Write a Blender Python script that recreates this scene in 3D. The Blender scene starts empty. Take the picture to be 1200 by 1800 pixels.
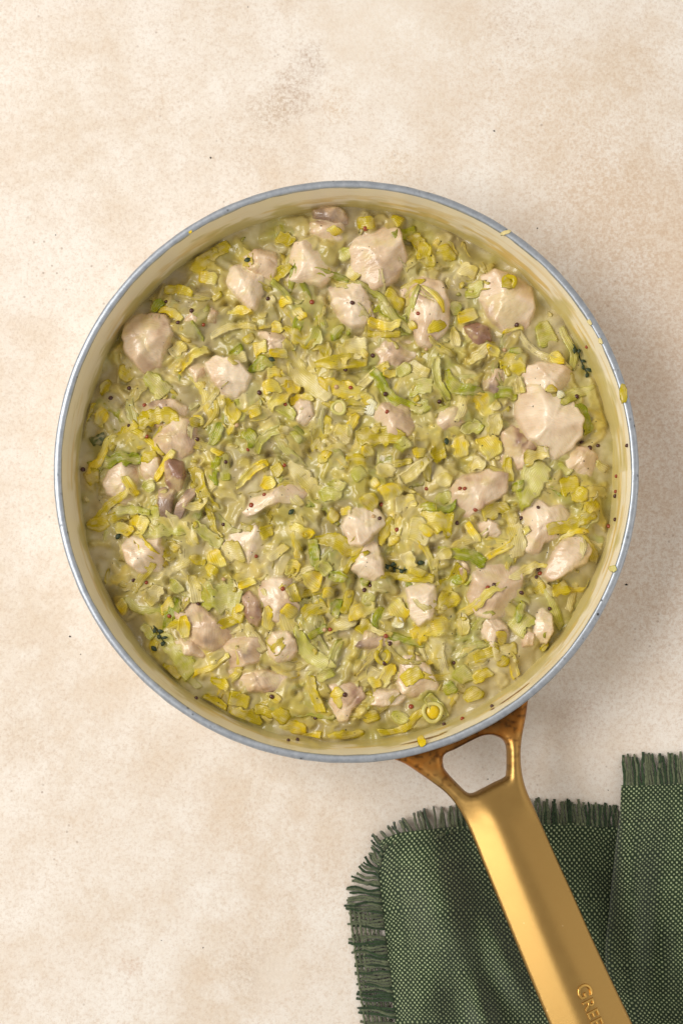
import bpy, math, random
import numpy as np
from mathutils import Vector, Matrix
from mathutils.geometry import delaunay_2d_cdt

rng = np.random.default_rng(7)
random.seed(7)
scene = bpy.context.scene
MM = 0.001

# ------------------------------------------------------------------ camera
FPX = 2500.0            # focal length in photograph pixels (50 mm lens, 36 mm sensor on the long side)
TILT = math.radians(3.0)
RIM_Z = 65.0            # everything below is laid out in millimetres
D_RIM = 690.0
RIGHT = np.array([1.0, 0, 0])
UP = np.array([0, math.cos(TILT), math.sin(TILT)])
FWD = np.array([0, math.sin(TILT), -math.cos(TILT)])

def ray(px, py):
    return RIGHT * ((px - 600.0) / FPX) + UP * ((900.0 - py) / FPX) + FWD

CAM = np.array([0, 0, RIM_Z]) - D_RIM * ray(608.5, 823.5)

def at(px, py, z):
    """point (mm) on the horizontal plane z that stands at photograph pixel px,py"""
    d = ray(px, py)
    return CAM + d * ((z - CAM[2]) / d[2])

cd = bpy.data.cameras.new('camera')
cd.lens = 50.0
cd.sensor_width = 36.0
cd.clip_start = 0.01
cd.clip_end = 50.0
cam = bpy.data.objects.new('camera', cd)
cam.location = Vector(CAM * MM)
cam.rotation_euler = (TILT, 0, 0)
scene.collection.objects.link(cam)
scene.camera = cam

# ------------------------------------------------------------------ light
world = bpy.data.worlds.new('World')
scene.world = world
world.use_nodes = True
wb = world.node_tree.nodes['Background']
wb.inputs[0].default_value = (1.0, 0.958, 0.912, 1)
wb.inputs[1].default_value = 0.51

def area(name, loc, target, size, power, color):
    ld = bpy.data.lights.new(name, 'AREA')
    ld.shape = 'RECTANGLE'
    ld.size, ld.size_y = size
    ld.energy = power
    ld.color = color
    o = bpy.data.objects.new(name, ld)
    o.location = loc
    o.rotation_euler = (Vector(target) - Vector(loc)).to_track_quat('-Z', 'Y').to_euler()
    scene.collection.objects.link(o)
    return o

area('window_light', (-1.22, 0.20, 1.38), (0.0, 0.0, 0.04), (1.4, 0.85), 28.5, (1.0, 0.98, 0.96))
area('bounce_light', (0.95, -0.05, 0.62), (0.05, -0.05, 0.04), (0.7, 0.7), 0.9, (1.0, 0.97, 0.93))

scene.view_settings.view_transform = 'Standard'
scene.view_settings.look = 'None'
scene.view_settings.exposure = 0.0
scene.view_settings.gamma = 1.0
scene.view_settings.use_curve_mapping = False
scene.render.engine = 'CYCLES'
scene.cycles.use_denoising = True
scene.cycles.max_bounces = 8

# ------------------------------------------------------------------ helpers
def lin(c):
    c = np.asarray(c, float) / 255.0
    return np.where(c <= 0.04045, c / 12.92, ((c + 0.055) / 1.055) ** 2.4)

def link(o, parent=None):
    scene.collection.objects.link(o)
    if parent is not None:
        o.parent = parent
    return o

def tag(o, label=None, cat=None, group=None, kind=None):
    if label: o['label'] = label
    if cat: o['category'] = cat
    if group: o['group'] = group
    if kind: o['kind'] = kind
    return o

def empty(name, loc=(0, 0, 0)):
    o = bpy.data.objects.new(name, None)
    o.location = loc
    o.empty_display_size = 0.02
    return link(o)

def mesh_np(name, V, F, mat, parent=None, cols=None, smooth=True, uv=None, origin=None):
    """V (n,3) in mm, F list of arrays (m,k) of equal k -> one mesh object in metres"""
    V = np.asarray(V, float) * MM
    if origin is not None:
        origin = np.asarray(origin, float) * MM
        V = V - origin
    if not isinstance(F, list):
        F = [F]
    me = bpy.data.meshes.new(name)
    me.vertices.add(len(V))
    me.vertices.foreach_set('co', V.astype(np.float32).ravel())
    loops = np.concatenate([np.asarray(f, np.int32).ravel() for f in F])
    sizes = np.concatenate([np.full(len(f), np.asarray(f).shape[1], np.int32) for f in F])
    me.loops.add(len(loops))
    me.loops.foreach_set('vertex_index', loops)
    me.polygons.add(len(sizes))
    starts = np.concatenate([[0], np.cumsum(sizes)[:-1]]).astype(np.int32)
    me.polygons.foreach_set('loop_start', starts)
    me.polygons.foreach_set('use_smooth', np.full(len(sizes), smooth, bool))
    if uv is not None:
        ul = me.uv_layers.new(name='UVMap')
        ul.data.foreach_set('uv', np.asarray(uv, np.float32)[loops].ravel())
    if cols is not None:
        ca = me.color_attributes.new('Col', 'FLOAT_COLOR', 'POINT')
        c4 = np.ones((len(V), 4), np.float32)
        c4[:, :3] = cols
        ca.data.foreach_set('color', c4.ravel())
    me.update(calc_edges=True)
    me.validate()
    if mat is not None:
        me.materials.append(mat)
    o = bpy.data.objects.new(name, me)
    if origin is not None:
        o.location = Vector(origin)
    return link(o, parent)

_tab = rng.random((512, 512))
def vn(x, y, s, seed=0):
    """value noise, feature size s, range -1..1"""
    x = np.asarray(x, float) / s + seed * 17.31
    y = np.asarray(y, float) / s + seed * 9.77
    xi = np.floor(x).astype(int); yi = np.floor(y).astype(int)
    fx = x - xi; fy = y - yi
    fx = fx * fx * fx * (fx * (fx * 6 - 15) + 10); fy = fy * fy * fy * (fy * (fy * 6 - 15) + 10)
    a = _tab[xi & 511, yi & 511]; b = _tab[(xi + 1) & 511, yi & 511]
    c = _tab[xi & 511, (yi + 1) & 511]; d = _tab[(xi + 1) & 511, (yi + 1) & 511]
    return 2 * ((a * (1 - fx) + b * fx) * (1 - fy) + (c * (1 - fx) + d * fx) * fy) - 1

def fbm(x, y, s, oct=3, seed=0):
    t = 0; a = 1; n = 0
    for k in range(oct):
        t = t + a * vn(x, y, s / 2 ** k, seed + k * 3); n += a; a *= 0.5
    return t / n

def sstep(a, b, x):
    t = np.clip((x - a) / (b - a), 0, 1)
    return t * t * (3 - 2 * t)

def blur(A, s):
    r = int(3 * s) + 1
    k = np.exp(-0.5 * (np.arange(-r, r + 1) / s) ** 2); k /= k.sum()
    P = np.pad(A, ((r, r), (0, 0)), mode='edge')
    A = sum(k[i] * P[i:i + A.shape[0]] for i in range(2 * r + 1))
    P = np.pad(A, ((0, 0), (r, r)), mode='edge')
    return sum(k[i] * P[:, i:i + A.shape[1]] for i in range(2 * r + 1))

# ---- node helpers
class NT:
    def __init__(self, name):
        self.m = bpy.data.materials.new(name)
        self.m.use_nodes = True
        self.t = self.m.node_tree
        self.b = self.t.nodes['Principled BSDF']
    def n(self, typ, **kw):
        nd = self.t.nodes.new(typ)
        for k, v in kw.items():
            if k.startswith('_'):
                setattr(nd, k[1:], v)
            else:
                key = k.replace('__', ' ')
                nd.inputs[int(key) if key.isdigit() else key].default_value = v
        return nd
    def l(self, a, b):
        self.t.links.new(a, b)
    def noise(self, vec, scale, detail=4, rough=0.55):
        nd = self.n('ShaderNodeTexNoise', Scale=scale, Detail=detail, Roughness=rough)
        if vec is not None: self.l(vec, nd.inputs['Vector'])
        return nd.outputs['Fac']
    def ramp(self, fac, stops):
        nd = self.t.nodes.new('ShaderNodeValToRGB')
        cr = nd.color_ramp
        while len(cr.elements) < len(stops): cr.elements.new(0.5)
        for e, (p, c) in zip(cr.elements, stops):
            e.position = p
            e.color = (c, c, c, 1) if isinstance(c, (int, float)) else (*c, 1)
        self.l(fac, nd.inputs[0])
        return nd.outputs[0]
    def mix(self, fac, a, b, mode='MIX'):
        nd = self.t.nodes.new('ShaderNodeMix')
        nd.data_type = 'RGBA'; nd.blend_type = mode
        for val, sock in ((fac, nd.inputs[0]), (a, nd.inputs[6]), (b, nd.inputs[7])):
            if isinstance(val, bpy.types.NodeSocket): self.l(val, sock)
            elif isinstance(val, (int, float)): sock.default_value = val
            else: sock.default_value = (*val, 1)
        return nd.outputs[2]
    def math(self, op, a, b=None):
        nd = self.t.nodes.new('ShaderNodeMath'); nd.operation = op
        for val, sock in ((a, nd.inputs[0]), (b, nd.inputs[1])):
            if val is None: continue
            if isinstance(val, bpy.types.NodeSocket): self.l(val, sock)
            else: sock.default_value = val
        return nd.outputs[0]
    def bump(self, h, strength, dist, normal=None):
        nd = self.n('ShaderNodeBump', Strength=strength, Distance=dist)
        self.l(h, nd.inputs['Height'])
        if normal is not None: self.l(normal, nd.inputs['Normal'])
        return nd.outputs[0]
    def coord(self, which='Object'):
        return self.n('ShaderNodeTexCoord').outputs[which]
    def geo(self):
        return self.n('ShaderNodeNewGeometry').outputs['Position']
    def set(self, **kw):
        for k, v in kw.items():
            s = self.b.inputs[k.replace('__', ' ')]
            if isinstance(v, bpy.types.NodeSocket): self.l(v, s)
            elif isinstance(v, (tuple, list, np.ndarray)) and len(v) == 3 and s.type == 'RGBA': s.default_value = (*v, 1)
            else: s.default_value = v

# ------------------------------------------------------------------ tabletop
TZ = 12.0
def make_table():
    nt = NT('plaster_board')
    pos = nt.geo()
    big = nt.noise(pos, 8.0, 10, 0.68)
    mid = nt.noise(pos, 30.0, 12, 0.74)
    fine = nt.noise(pos, 620.0, 6, 0.75)
    grit = nt.noise(pos, 900.0, 2, 0.6)
    c = nt.mix(nt.ramp(big, [(0.36, 0.0), (0.62, 1.0)]), lin((231, 216, 197)), lin((240, 229, 215)))
    c = nt.mix(nt.math('MULTIPLY', nt.ramp(mid, [(0.46, 0.0), (0.62, 1.0)]), 0.7), c, lin((247, 240, 229)))
    c = nt.mix(nt.math('MULTIPLY', nt.ramp(mid, [(0.32, 1.0), (0.47, 0.0)]), 0.32), c, lin((221, 195, 164)))
    c = nt.mix(nt.math('MULTIPLY', nt.ramp(fine, [(0.30, 1.0), (0.52, 0.0)]), 0.50), c, lin((198, 170, 142)))
    c = nt.mix(nt.math('MULTIPLY', nt.ramp(fine, [(0.55, 0.0), (0.75, 1.0)]), 0.35), c, lin((253, 246, 234)))
    # stains with shapes of their own: photograph pixel, radius mm, colour, strength
    stains = [(551, 104, 7, (150, 104, 62), .8), (515, 160, 10, (165, 124, 84), .75), (480, 198, 9, (176, 142, 104), .7),
              (450, 245, 16, (196, 165, 128), .5), (595, 182, 8, (205, 165, 112), .55), (690, 95, 10, (190, 150, 100), .4),
              (695, 295, 9, (205, 170, 118), .5), (870, 160, 34, (222, 188, 148), .5), (1130, 115, 20, (205, 168, 124), .6),
              (1000, 190, 26, (222, 190, 150), .5), (910, 40, 12, (170, 130, 90), .4), (230, 1698, 4, (196, 150, 112), .55),
              (440, 1705, 11, (176, 146, 112), .45), (35, 1300, 12, (190, 160, 128), .35), (1010, 1250, 13, (178, 130, 112), .5),
              (410, 1465, 16, (214, 180, 142), .4), (560, 1540, 30, (216, 186, 152), .45), (300, 165, 14, (214, 182, 146), .4),
              (1060, 380, 26, (205, 176, 146), .4), (60, 120, 26, (220, 196, 164), .4), (120, 1500, 40, (224, 200, 170), .3),
              (480, 1720, 10, (248, 240, 226), .6), (700, 60, 34, (250, 240, 222), .6), (640, 40, 26, (250, 240, 222), .5),
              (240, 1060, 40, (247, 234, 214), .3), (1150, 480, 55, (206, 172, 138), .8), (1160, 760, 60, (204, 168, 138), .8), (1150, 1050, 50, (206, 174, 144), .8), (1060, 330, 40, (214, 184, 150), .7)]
    warp = nt.n('ShaderNodeTexNoise', Scale=55.0, Detail=5.0, Roughness=0.7)
    nt.l(pos, warp.inputs['Vector'])
    sub = nt.n('ShaderNodeVectorMath', _operation='SUBTRACT'); sub.inputs[1].default_value = (.5, .5, .5)
    nt.l(warp.outputs['Color'], sub.inputs[0])
    scl = nt.n('ShaderNodeVectorMath', _operation='SCALE'); scl.inputs['Scale'].default_value = 0.026
    nt.l(sub.outputs[0], scl.inputs[0])
    add = nt.n('ShaderNodeVectorMath', _operation='ADD')
    nt.l(pos, add.inputs[0]); nt.l(scl.outputs[0], add.inputs[1])
    speck = nt.ramp(fine, [(0.40, 1.0), (0.60, 0.15)])
    for (px, py, r, col, st) in stains:
        p = at(px, py, TZ) * MM
        d = nt.n('ShaderNodeVectorMath', _operation='DISTANCE'); d.inputs[1].default_value = tuple(p)
        nt.l(add.outputs[0], d.inputs[0])
        f = nt.ramp(nt.math('DIVIDE', d.outputs['Value'], r * MM * 1.7), [(0.0, 1.0), (1.0, 0.0)])
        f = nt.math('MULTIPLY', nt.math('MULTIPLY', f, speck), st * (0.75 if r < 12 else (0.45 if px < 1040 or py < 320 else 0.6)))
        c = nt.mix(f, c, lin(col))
    # tiny dark pits
    vor = nt.n('ShaderNodeTexVoronoi', Scale=240.0); nt.l(pos, vor.inputs['Vector'])
    patch = nt.ramp(nt.noise(pos, 16.0, 3), [(0.52, 0.0), (0.68, 1.0)])
    pit = nt.math('MULTIPLY', nt.ramp(vor.outputs['Distance'], [(0.10, 1.0), (0.20, 0.0)]), patch)
    rnd = nt.ramp(vor.outputs['Color'], [(0.62, 0.0), (0.72, 1.0)])
    c = nt.mix(nt.math('MULTIPLY', nt.math('MULTIPLY', pit, rnd), 0.55), c, lin((140, 108, 80)))
    nt.set(Base__Color=c, Roughness=0.72)
    nt.b.inputs['Specular IOR Level'].default_value = 0.25
    h = nt.math('ADD', nt.math('MULTIPLY', fine, 0.7), nt.math('MULTIPLY', grit, 0.3))
    nt.set(Normal=nt.bump(h, 0.55, 0.0008))
    W = 620
    V = [(-W, -W, TZ), (W, -W, TZ), (W, W, TZ), (-W, W, TZ), (-W, -W, TZ - 12), (W, -W, TZ - 12), (W, W, TZ - 12), (-W, W, TZ - 12)]
    F = np.array([[0, 1, 2, 3], [7, 6, 5, 4], [0, 4, 5, 1], [1, 5, 6, 2], [2, 6, 7, 3], [3, 7, 4, 0]])
    o = mesh_np('tabletop', V, F, nt.m, smooth=False)
    tag(o, 'mottled warm beige plaster tabletop under the pan', kind='structure')
make_table()

# ------------------------------------------------------------------ pan
RIN = lambda z: 134.7 + (z - 37.0) * 0.125       # inner wall radius at height z
def lathe(prof, n, name, mat, parent, colfn=None, jit=None):
    prof = np.array(prof, float); m = len(prof)
    th = np.arange(n) * 2 * np.pi / n
    R = prof[:, 0][None, :] * np.ones((n, 1)); Z = prof[:, 1][None, :] * np.ones((n, 1))
    if jit is not None:
        R = R + jit(th[:, None], np.arange(m)[None, :])
    X = R * np.cos(th)[:, None]; Y = R * np.sin(th)[:, None]
    V = np.stack([X, Y, Z], -1).reshape(-1, 3)
    i = np.arange(n)[:, None]; j = np.arange(m - 1)[None, :]
    i2 = (i + 1) % n
    F = np.stack([i * m + j, i2 * m + j, i2 * m + j + 1, i * m + j + 1], -1).reshape(-1, 4)
    cols = None
    if colfn is not None:
        cols = colfn(np.repeat(th, m), V[:, 2], np.tile(np.arange(m), n))
    return mesh_np(name, V, F, mat, parent, cols)

pan = empty('frying_pan')
tag(pan, 'deep round pan with cream interior, grey rim and long gold handle', 'pan')

def make_pan():
    # interior lining
    nt = NT('cream_ceramic')
    col = nt.n('ShaderNodeVertexColor', _layer_name='Col').outputs['Color']
    nt.set(Base__Color=col, Roughness=0.32)
    nt.b.inputs['Coat Weight'].default_value = 0.15
    prof = [(RIN(z), z) for z in np.linspace(64.6, 24, 60)]
    prof += [(RIN(24) - 9 * (1 - math.cos(a)), 24 - 9 * math.sin(a)) for a in np.linspace(0.1, math.pi / 2, 8)]
    prof += [(90, 15), (40, 15), (0.01, 15)]
    def colf(th, z, k):
        cream = lin((247, 236, 208)); yel = lin((224, 184, 62)); brn = lin((120, 62, 22)); olive = lin((196, 178, 100))
        arc = th * 136
        c = np.tile(cream, (len(th), 1))
        right = 0.5 + 0.5 * np.cos(th + 0.25)            # the sauce was wiped higher on this side of the wall
        up = (z - 37.0) / 28.0
        wash = sstep(0.75, 0.0, up + 0.25 * fbm(arc, z, 26, 2, 3)) * (0.40 + 0.3 * right)
        c = c + (yel - c) * (wash * 0.38)[:, None]
        st = sstep(0.10, 0.5, vn(arc, z * 7, 20, 5) + 0.35 * vn(arc, z * 7, 6, 6)) * sstep(1.05, 0.2, up + 0.2 - 0.35 * right)
        c = c + (yel * 0.95 - c) * (st * 0.75)[:, None]
        st2 = sstep(0.35, 0.6, vn(arc, z * 5, 9, 9)) * sstep(0.75, 0.05, up) * (0.3 + 0.7 * right)
        c = c + (olive - c) * (st2 * 0.6)[:, None]
        low = sstep(0.46, 0.12, up + 0.30 * vn(arc, z, 12, 12) + 0.12 * vn(arc, z * 3, 5, 13) - 0.16 * right)
        c = c + (lin((200, 184, 112)) - c) * (low * 0.85)[:, None]
        # scorched drips near the handle
        for (px, py, w, h) in ((742, 1303, 22, 2.0), (895, 1213, 20, 1.6), (862, 1241, 3, 1.5), (780, 1286, 5, 1.2)):
            p = at(px, py, 55); t0 = math.atan2(p[1], p[0])
            da = (np.angle(np.exp(1j * (th - t0)))) * 136
            zc = 55 + 0.10 * da
            q = (da / w * 2) ** 2 + ((z - zc) / h) ** 2 + 0.5 * vn(arc, z * 4, 4, 20)
            m = sstep(1.15, 0.55, q)
            c = c + (brn - c) * (m * 0.9)[:, None]
        return c
    lathe(prof[::-1], 900, 'interior_lining', nt.m, pan, colf)
    # outside shell
    nt = NT('pan_shell_enamel')
    nt.set(Base__Color=lin((232, 224, 208)), Roughness=0.4)
    prof = [(0.01, 12.6), (118, 12.6), (127, 13.2), (132.5, 16.5), (136.0, 23), (139.5, 61.8), (139.2, 63)]
    lathe(prof, 240, 'outer_shell', nt.m, pan)
    # rim
    nt = NT('brushed_aluminium')
    pos = nt.geo()
    wv = nt.noise(pos, 260.0, 4, 0.7)
    sp = nt.n('ShaderNodeTexVoronoi', Scale=330.0); nt.l(pos, sp.inputs['Vector'])
    msk = nt.math('MULTIPLY', nt.ramp(sp.outputs['Distance'], [(0.16, 1.0), (0.30, 0.0)]), nt.ramp(sp.outputs['Color'], [(0.60, 0.0), (0.68, 1.0)]))
    msk = nt.math('MULTIPLY', msk, nt.ramp(nt.noise(pos, 45.0, 2), [(0.42, 0.0), (0.62, 1.0)]))
    c = nt.mix(nt.ramp(wv, [(0.3, 0.0), (0.7, 1.0)]), lin((160, 166, 174)), lin((190, 195, 200)))
    c = nt.mix(nt.math('MULTIPLY', msk, 0.85), c, lin((52, 48, 44)))
    nt.set(Base__Color=c, Metallic=0.75, Roughness=0.42, Normal=nt.bump(wv, 0.25, 0.0003))
    prof = [(138.15, 62.0), (138.05, 64.2), (138.3, 65.0), (138.9, 65.35), (139.8, 65.5), (140.9, 65.3), (141.7, 64.7), (142.0, 63.8), (141.9, 62.6), (141.2, 61.7), (139.6, 61.4)]
    def jit(th, k):
        return 0.10 * vn(th * 142, k * 3.0, 7, 31)
    lathe(prof[::-1], 480, 'rim', nt.m, pan, None, jit)
make_pan()

# ---- handle
HL = [(690, 1336), (712, 1345), (735, 1360), (762, 1379), (785, 1397), (805, 1421), (822, 1452), (838, 1490), (855, 1533), (880, 1594), (905, 1655), (935, 1728), (965, 1800), (990, 1858), (1022, 1925), (1052, 1975)]
HR = [(931, 1227), (926, 1262), (919, 1300), (917, 1330), (919, 1358), (926, 1388), (941, 1423), (961, 1468), (985, 1522), (1010, 1577), (1040, 1646), (1075, 1722), (1112, 1800), (1138, 1856), (1158, 1900), (1166, 1940)]
HOLE = [(780, 1334), (786, 1326), (800, 1320), (825, 1307), (846, 1297), (862, 1294), (876, 1297), (886, 1304), (891, 1316), (892, 1340), (891, 1362), (888, 1369), (868, 1379), (845, 1391), (831, 1397), (821, 1395), (806, 1381), (790, 1364), (781, 1351)]
def hz(py):
    return 50.0 + np.clip((np.asarray(py, float) - 1230) / 570.0, -0.2, 1.4) * 32.0
def catmull(P, n, closed=False):
    P = np.asarray(P, float)
    if closed: Q = np.vstack([P[-1], P, P[0], P[1]])
    else: Q = np.vstack([2 * P[0] - P[1], P, 2 * P[-1] - P[-2]])
    out = []
    for i in range(1, len(Q) - 2):
        t = np.linspace(0, 1, n, endpoint=False)[:, None]
        a, b, c, d = Q[i - 1], Q[i], Q[i + 1], Q[i + 2]
        out.append(0.5 * ((2 * b) + (-a + c) * t + (2 * a - 5 * b + 4 * c - d) * t ** 2 + (-a + 3 * b - 3 * c + d) * t ** 3))
    out = np.vstack(out)
    return out if closed else np.vstack([out, P[-1:]])
def inside(P, poly):
    x, y = P[:, 0], P[:, 1]
    r = np.zeros(len(P), bool)
    j = len(poly) - 1
    for i in range(len(poly)):
        xi, yi = poly[i]; xj, yj = poly[j]
        if yi != yj:
            r ^= ((yi > y) != (yj > y)) & (x < (xj - xi) * (y - yi) / (yj - yi) + xi)
        j = i
    return r
def dist_poly(P, poly):
    d = np.full(len(P), 1e9)
    for i in range(len(poly)):
        a = poly[i - 1]; b = poly[i]
        ab = b - a; L = (ab ** 2).sum() + 1e-9
        t = np.clip(((P - a) @ ab) / L, 0, 1)
        d = np.minimum(d, np.hypot(*(P - (a + t[:, None] * ab)).T))
    return d
_hl = catmull(HL, 6); _hr = catmull(HR, 6)
def handle_top(P, outer, hole):
    """height in mm of the handle's upper face above its datum, at photograph pixels P"""
    d = np.minimum(dist_poly(P, outer), dist_poly(P, hole))
    # distance to the pan side must not round the handle off
    L = np.interp(P[:, 1], _hl[:, 1], _hl[:, 0]); R = np.interp(P[:, 1], _hr[:, 1], _hr[:, 0])
    t = np.clip(2 * (P[:, 0] - L) / np.maximum(R - L, 1) - 1, -1, 1)
    hw = np.maximum(R - L, 1) * 0.5 * 0.9 * 0.275
    e = np.stack([(1 + t) * hw * 0.44 + 2.6, 8.6 - 0.10 * (t + 0.2) * hw * 0.3, (1 - t) * hw * 0.36 + 3.0])
    crown = -0.55 * np.log(np.exp(-e / 0.55).sum(0))
    crown = np.maximum(crown, 0)
    arm = 4.6 * np.sqrt(np.clip(1 - (1 - np.clip(d / 17.0, 0, 1)) ** 2, 0, 1)) + 1.0
    w = sstep(1375, 1450, P[:, 1])
    top = arm * (1 - w) + crown * w
    edge = np.sqrt(np.clip(1 - (1 - np.clip(d / 4.0, 0, 1)) ** 2, 0, 1))
    return top * (0.25 + 0.75 * edge) + 0.8 * edge

def make_handle():
    h = bpy.data.objects.new
    arc = [(924, 1224), (885, 1246), (840, 1271), (790, 1294), (740, 1312), (700, 1326)]
    arcpx = []
    for (px, py) in arc:
        p = at(px, py, 50); r = math.hypot(p[0], p[1]); s = 138.0 / r
        q = np.array([p[0] * s, p[1] * s, 50.0]); v = q - CAM
        k = v @ FWD
        arcpx.append((600 + FPX * (v @ RIGHT) / k, 900 - FPX * (v @ UP) / k))
    outer = np.vstack([_hl, catmull([HL[-1], (1078, 1992), (1110, 1996), (1145, 1975), HR[-1]], 6)[1:-1], _hr[::-1], np.array(arcpx)])
    hole = catmull(HOLE, 4, True)
    # resample evenly
    def resamp(P, step):
        Q = np.vstack([P, P[:1]]); s = np.concatenate([[0], np.cumsum(np.hypot(*np.diff(Q, axis=0).T))])
        n = int(s[-1] / step); u = np.linspace(0, s[-1], n, endpoint=False)
        return np.stack([np.interp(u, s, Q[:, 0]), np.interp(u, s, Q[:, 1])], -1)
    outer = resamp(outer, 3.0); hole = resamp(hole, 2.5)
    gx, gy = np.meshgrid(np.arange(680, 1180, 3.6), np.arange(1215, 2005, 3.6))
    G = np.stack([gx.ravel(), gy.ravel()], -1) + rng.uniform(-.2, .2, (gx.size, 2))
    G = G[inside(G, outer) & ~inside(G, hole)]
    dd = np.minimum(dist_poly(G, outer), dist_poly(G, hole))
    G = G[dd > 4.6]
    # two extra rows hugging the borders so the rounded edge is smooth
    def ring(P, off):
        T = np.roll(P, -1, 0) - np.roll(P, 1, 0); T /= np.hypot(*T.T)[:, None] + 1e-9
        N = np.stack([-T[:, 1], T[:, 0]], -1)
        A = P + N * off
        return A
    rings = []
    for off in (1.2, 2.7, 4.2):
        for P_, is_out in ((outer, True), (hole, False)):
            for sg in (1, -1):
                A = ring(P_, sg * off)
                ok = inside(A, outer) & ~inside(A, hole)
                da = np.minimum(dist_poly(A, outer), dist_poly(A, hole))
                rings.append(A[ok & (da > off * 0.93)])
    G = np.vstack([G] + rings)
    allp = np.vstack([outer, hole, G])
    no, nh = len(outer), len(hole)
    edges = [(i, (i + 1) % no) for i in range(no)] + [(no + i, no + (i + 1) % nh) for i in range(nh)]
    vo, eo, fo, _, _, _ = delaunay_2d_cdt([Vector(p) for p in allp], edges, [], 0, 1e-5)
    P = np.array([(v[0], v[1]) for v in vo]); F = np.array([list(f) for f in fo])
    cen = P[F].mean(1)
    F = F[inside(cen, outer) & ~inside(cen, hole)]
    a = P[F]; area2 = (a[:, 1, 0] - a[:, 0, 0]) * (a[:, 2, 1] - a[:, 0, 1]) - (a[:, 1, 1] - a[:, 0, 1]) * (a[:, 2, 0] - a[:, 0, 0])
    F[area2 > 0] = F[area2 > 0][:, ::-1]        # pixel y points down
    zt = handle_top(P, outer, hole); base = hz(P[:, 1])
    top = np.array([at(p[0], p[1], b) for p, b in zip(P, base)])
    bot = top.copy()
    top[:, 2] = base + zt - 6.0
    d = np.minimum(dist_poly(P, outer), dist_poly(P, hole))
    bot[:, 2] = base - 6.5 - 2.5 * np.sqrt(np.clip(1 - (1 - np.clip(d / 5, 0, 1)) ** 2, 0, 1))
    n = len(P)
    # border edges -> side walls
    from collections import Counter
    cnt = Counter()
    for f in F:
        for i in range(3): cnt[(f[i], f[(i + 1) % 3])] += 1
    side = [(b, aa, aa + n, b + n) for (aa, b) in cnt if (b, aa) not in cnt]
    # heat stains: brown towards the pan
    cols = np.tile(lin((176, 140, 80)), (2 * n, 1))
    pp = np.vstack([P, P])
    rr = np.hypot(np.concatenate([top[:, 0], bot[:, 0]]), np.concatenate([top[:, 1], bot[:, 1]])) - 142.0
    nz = fbm(pp[:, 0], pp[:, 1], 22, 4, 4)
    heat = sstep(24, 2, rr + 8 * nz)
    leftarm = sstep(800, 720, pp[:, 0])
    cols += (lin((176, 104, 30)) - cols) * (heat * 0.85)[:, None]
    burnt = sstep(11, -2, rr + 5 * nz + 7 * leftarm)
    cols += (lin((70, 36, 14)) - cols) * (burnt * 0.85)[:, None]
    spk = sstep(0.42, 0.7, vn(pp[:, 0], pp[:, 1], 5.5, 8)) * sstep(34, 4, rr + 6 * nz)
    cols += (lin((58, 30, 14)) - cols) * (spk * 0.7)[:, None]
    nt = NT('gold_metal')
    col = nt.n('ShaderNodeVertexColor', _layer_name='Col').outputs['Color']
    pos = nt.geo()
    nf = nt.noise(pos, 160.0, 5, 0.65)
    nb = nt.noise(pos, 2600.0, 2, 0.5)
    c = nt.mix(nt.math('MULTIPLY', nt.ramp(nf, [(0.35, 1.0), (0.6, 0.0)]), 0.25), col, lin((168, 130, 72)))
    sc = nt.n('ShaderNodeTexVoronoi', Scale=130.0); nt.l(pos, sc.inputs['Vector'])
    scr = nt.math('MULTIPLY', nt.ramp(sc.outputs['Distance'], [(0.02, 1.0), (0.06, 0.0)]), nt.ramp(sc.outputs['Color'], [(0.66, 0.0), (0.70, 1.0)]))
    c = nt.mix(nt.math('MULTIPLY', scr, 0.6), c, lin((236, 214, 170)))
    rough = nt.math('ADD', nt.math('MULTIPLY', nf, 0.12), 0.30)
    nt.set(Base__Color=c, Metallic=0.92, Roughness=rough, Normal=nt.bump(nb, 0.12, 0.0002))
    V = np.vstack([top, bot])
    o = mesh_np('handle', V, [F, F[:, ::-1] + n, np.array(side)], nt.m, pan, cols)
    # raised lettering that runs down the handle
    mt = NT('gold_lettering')
    mt.set(Base__Color=lin((214, 170, 92)), Metallic=0.92, Roughness=0.30)
    def letters(txt, size):
        cu = bpy.data.curves.new('t', 'FONT'); cu.body = txt; cu.size = size; cu.resolution_u = 4; cu.space_character = 1.12
        ob = bpy.data.objects.new('t', cu); scene.collection.objects.link(ob)
        cu.extrude = 0.42; cu.bevel_depth = 0.22; cu.bevel_resolution = 1; cu.offset = -0.12
        dg = bpy.context.evaluated_depsgraph_get(); dg.update()
        me = bpy.data.meshes.new_from_object(ob.evaluated_get(dg))
        v = np.array([x.co[:] for x in me.vertices]); f = [tuple(p.vertices) for p in me.polygons]
        bpy.data.objects.remove(ob); bpy.data.curves.remove(cu); bpy.data.meshes.remove(me)
        return v, f
    v1, f1 = letters('G', 10.2)
    v2, f2 = letters('REEN', 8.2)
    v2 = v2 + np.array([v1[:, 0].max() + 0.9, 0, 0])
    v = np.vstack([v1, v2]); f = f1 + [tuple(i + len(v1) for i in q) for q in f2]
    # text x axis runs down the handle; text y axis points to the right hand edge
    o0 = np.array([1008.0, 1731.0]); ax = np.array([0.405, 0.914]); ay = np.array([0.914, -0.405])
    k = 1 / 0.2765
    P2 = o0 + np.outer(v[:, 0] * k, ax) + np.outer(v[:, 1] * k, ay)
    zz = handle_top(P2, outer, hole); b2 = hz(P2[:, 1])
    W = np.array([at(p[0], p[1], b) for p, b in zip(P2, b2)])
    W[:, 2] = b2 + zz - 6.0 + v[:, 2] * 1.5 + 0.15
    me = bpy.data.meshes.new('lettering')
    me.from_pydata([tuple(x * MM) for x in W], [], f)
    me.materials.append(mt.m)
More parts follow.
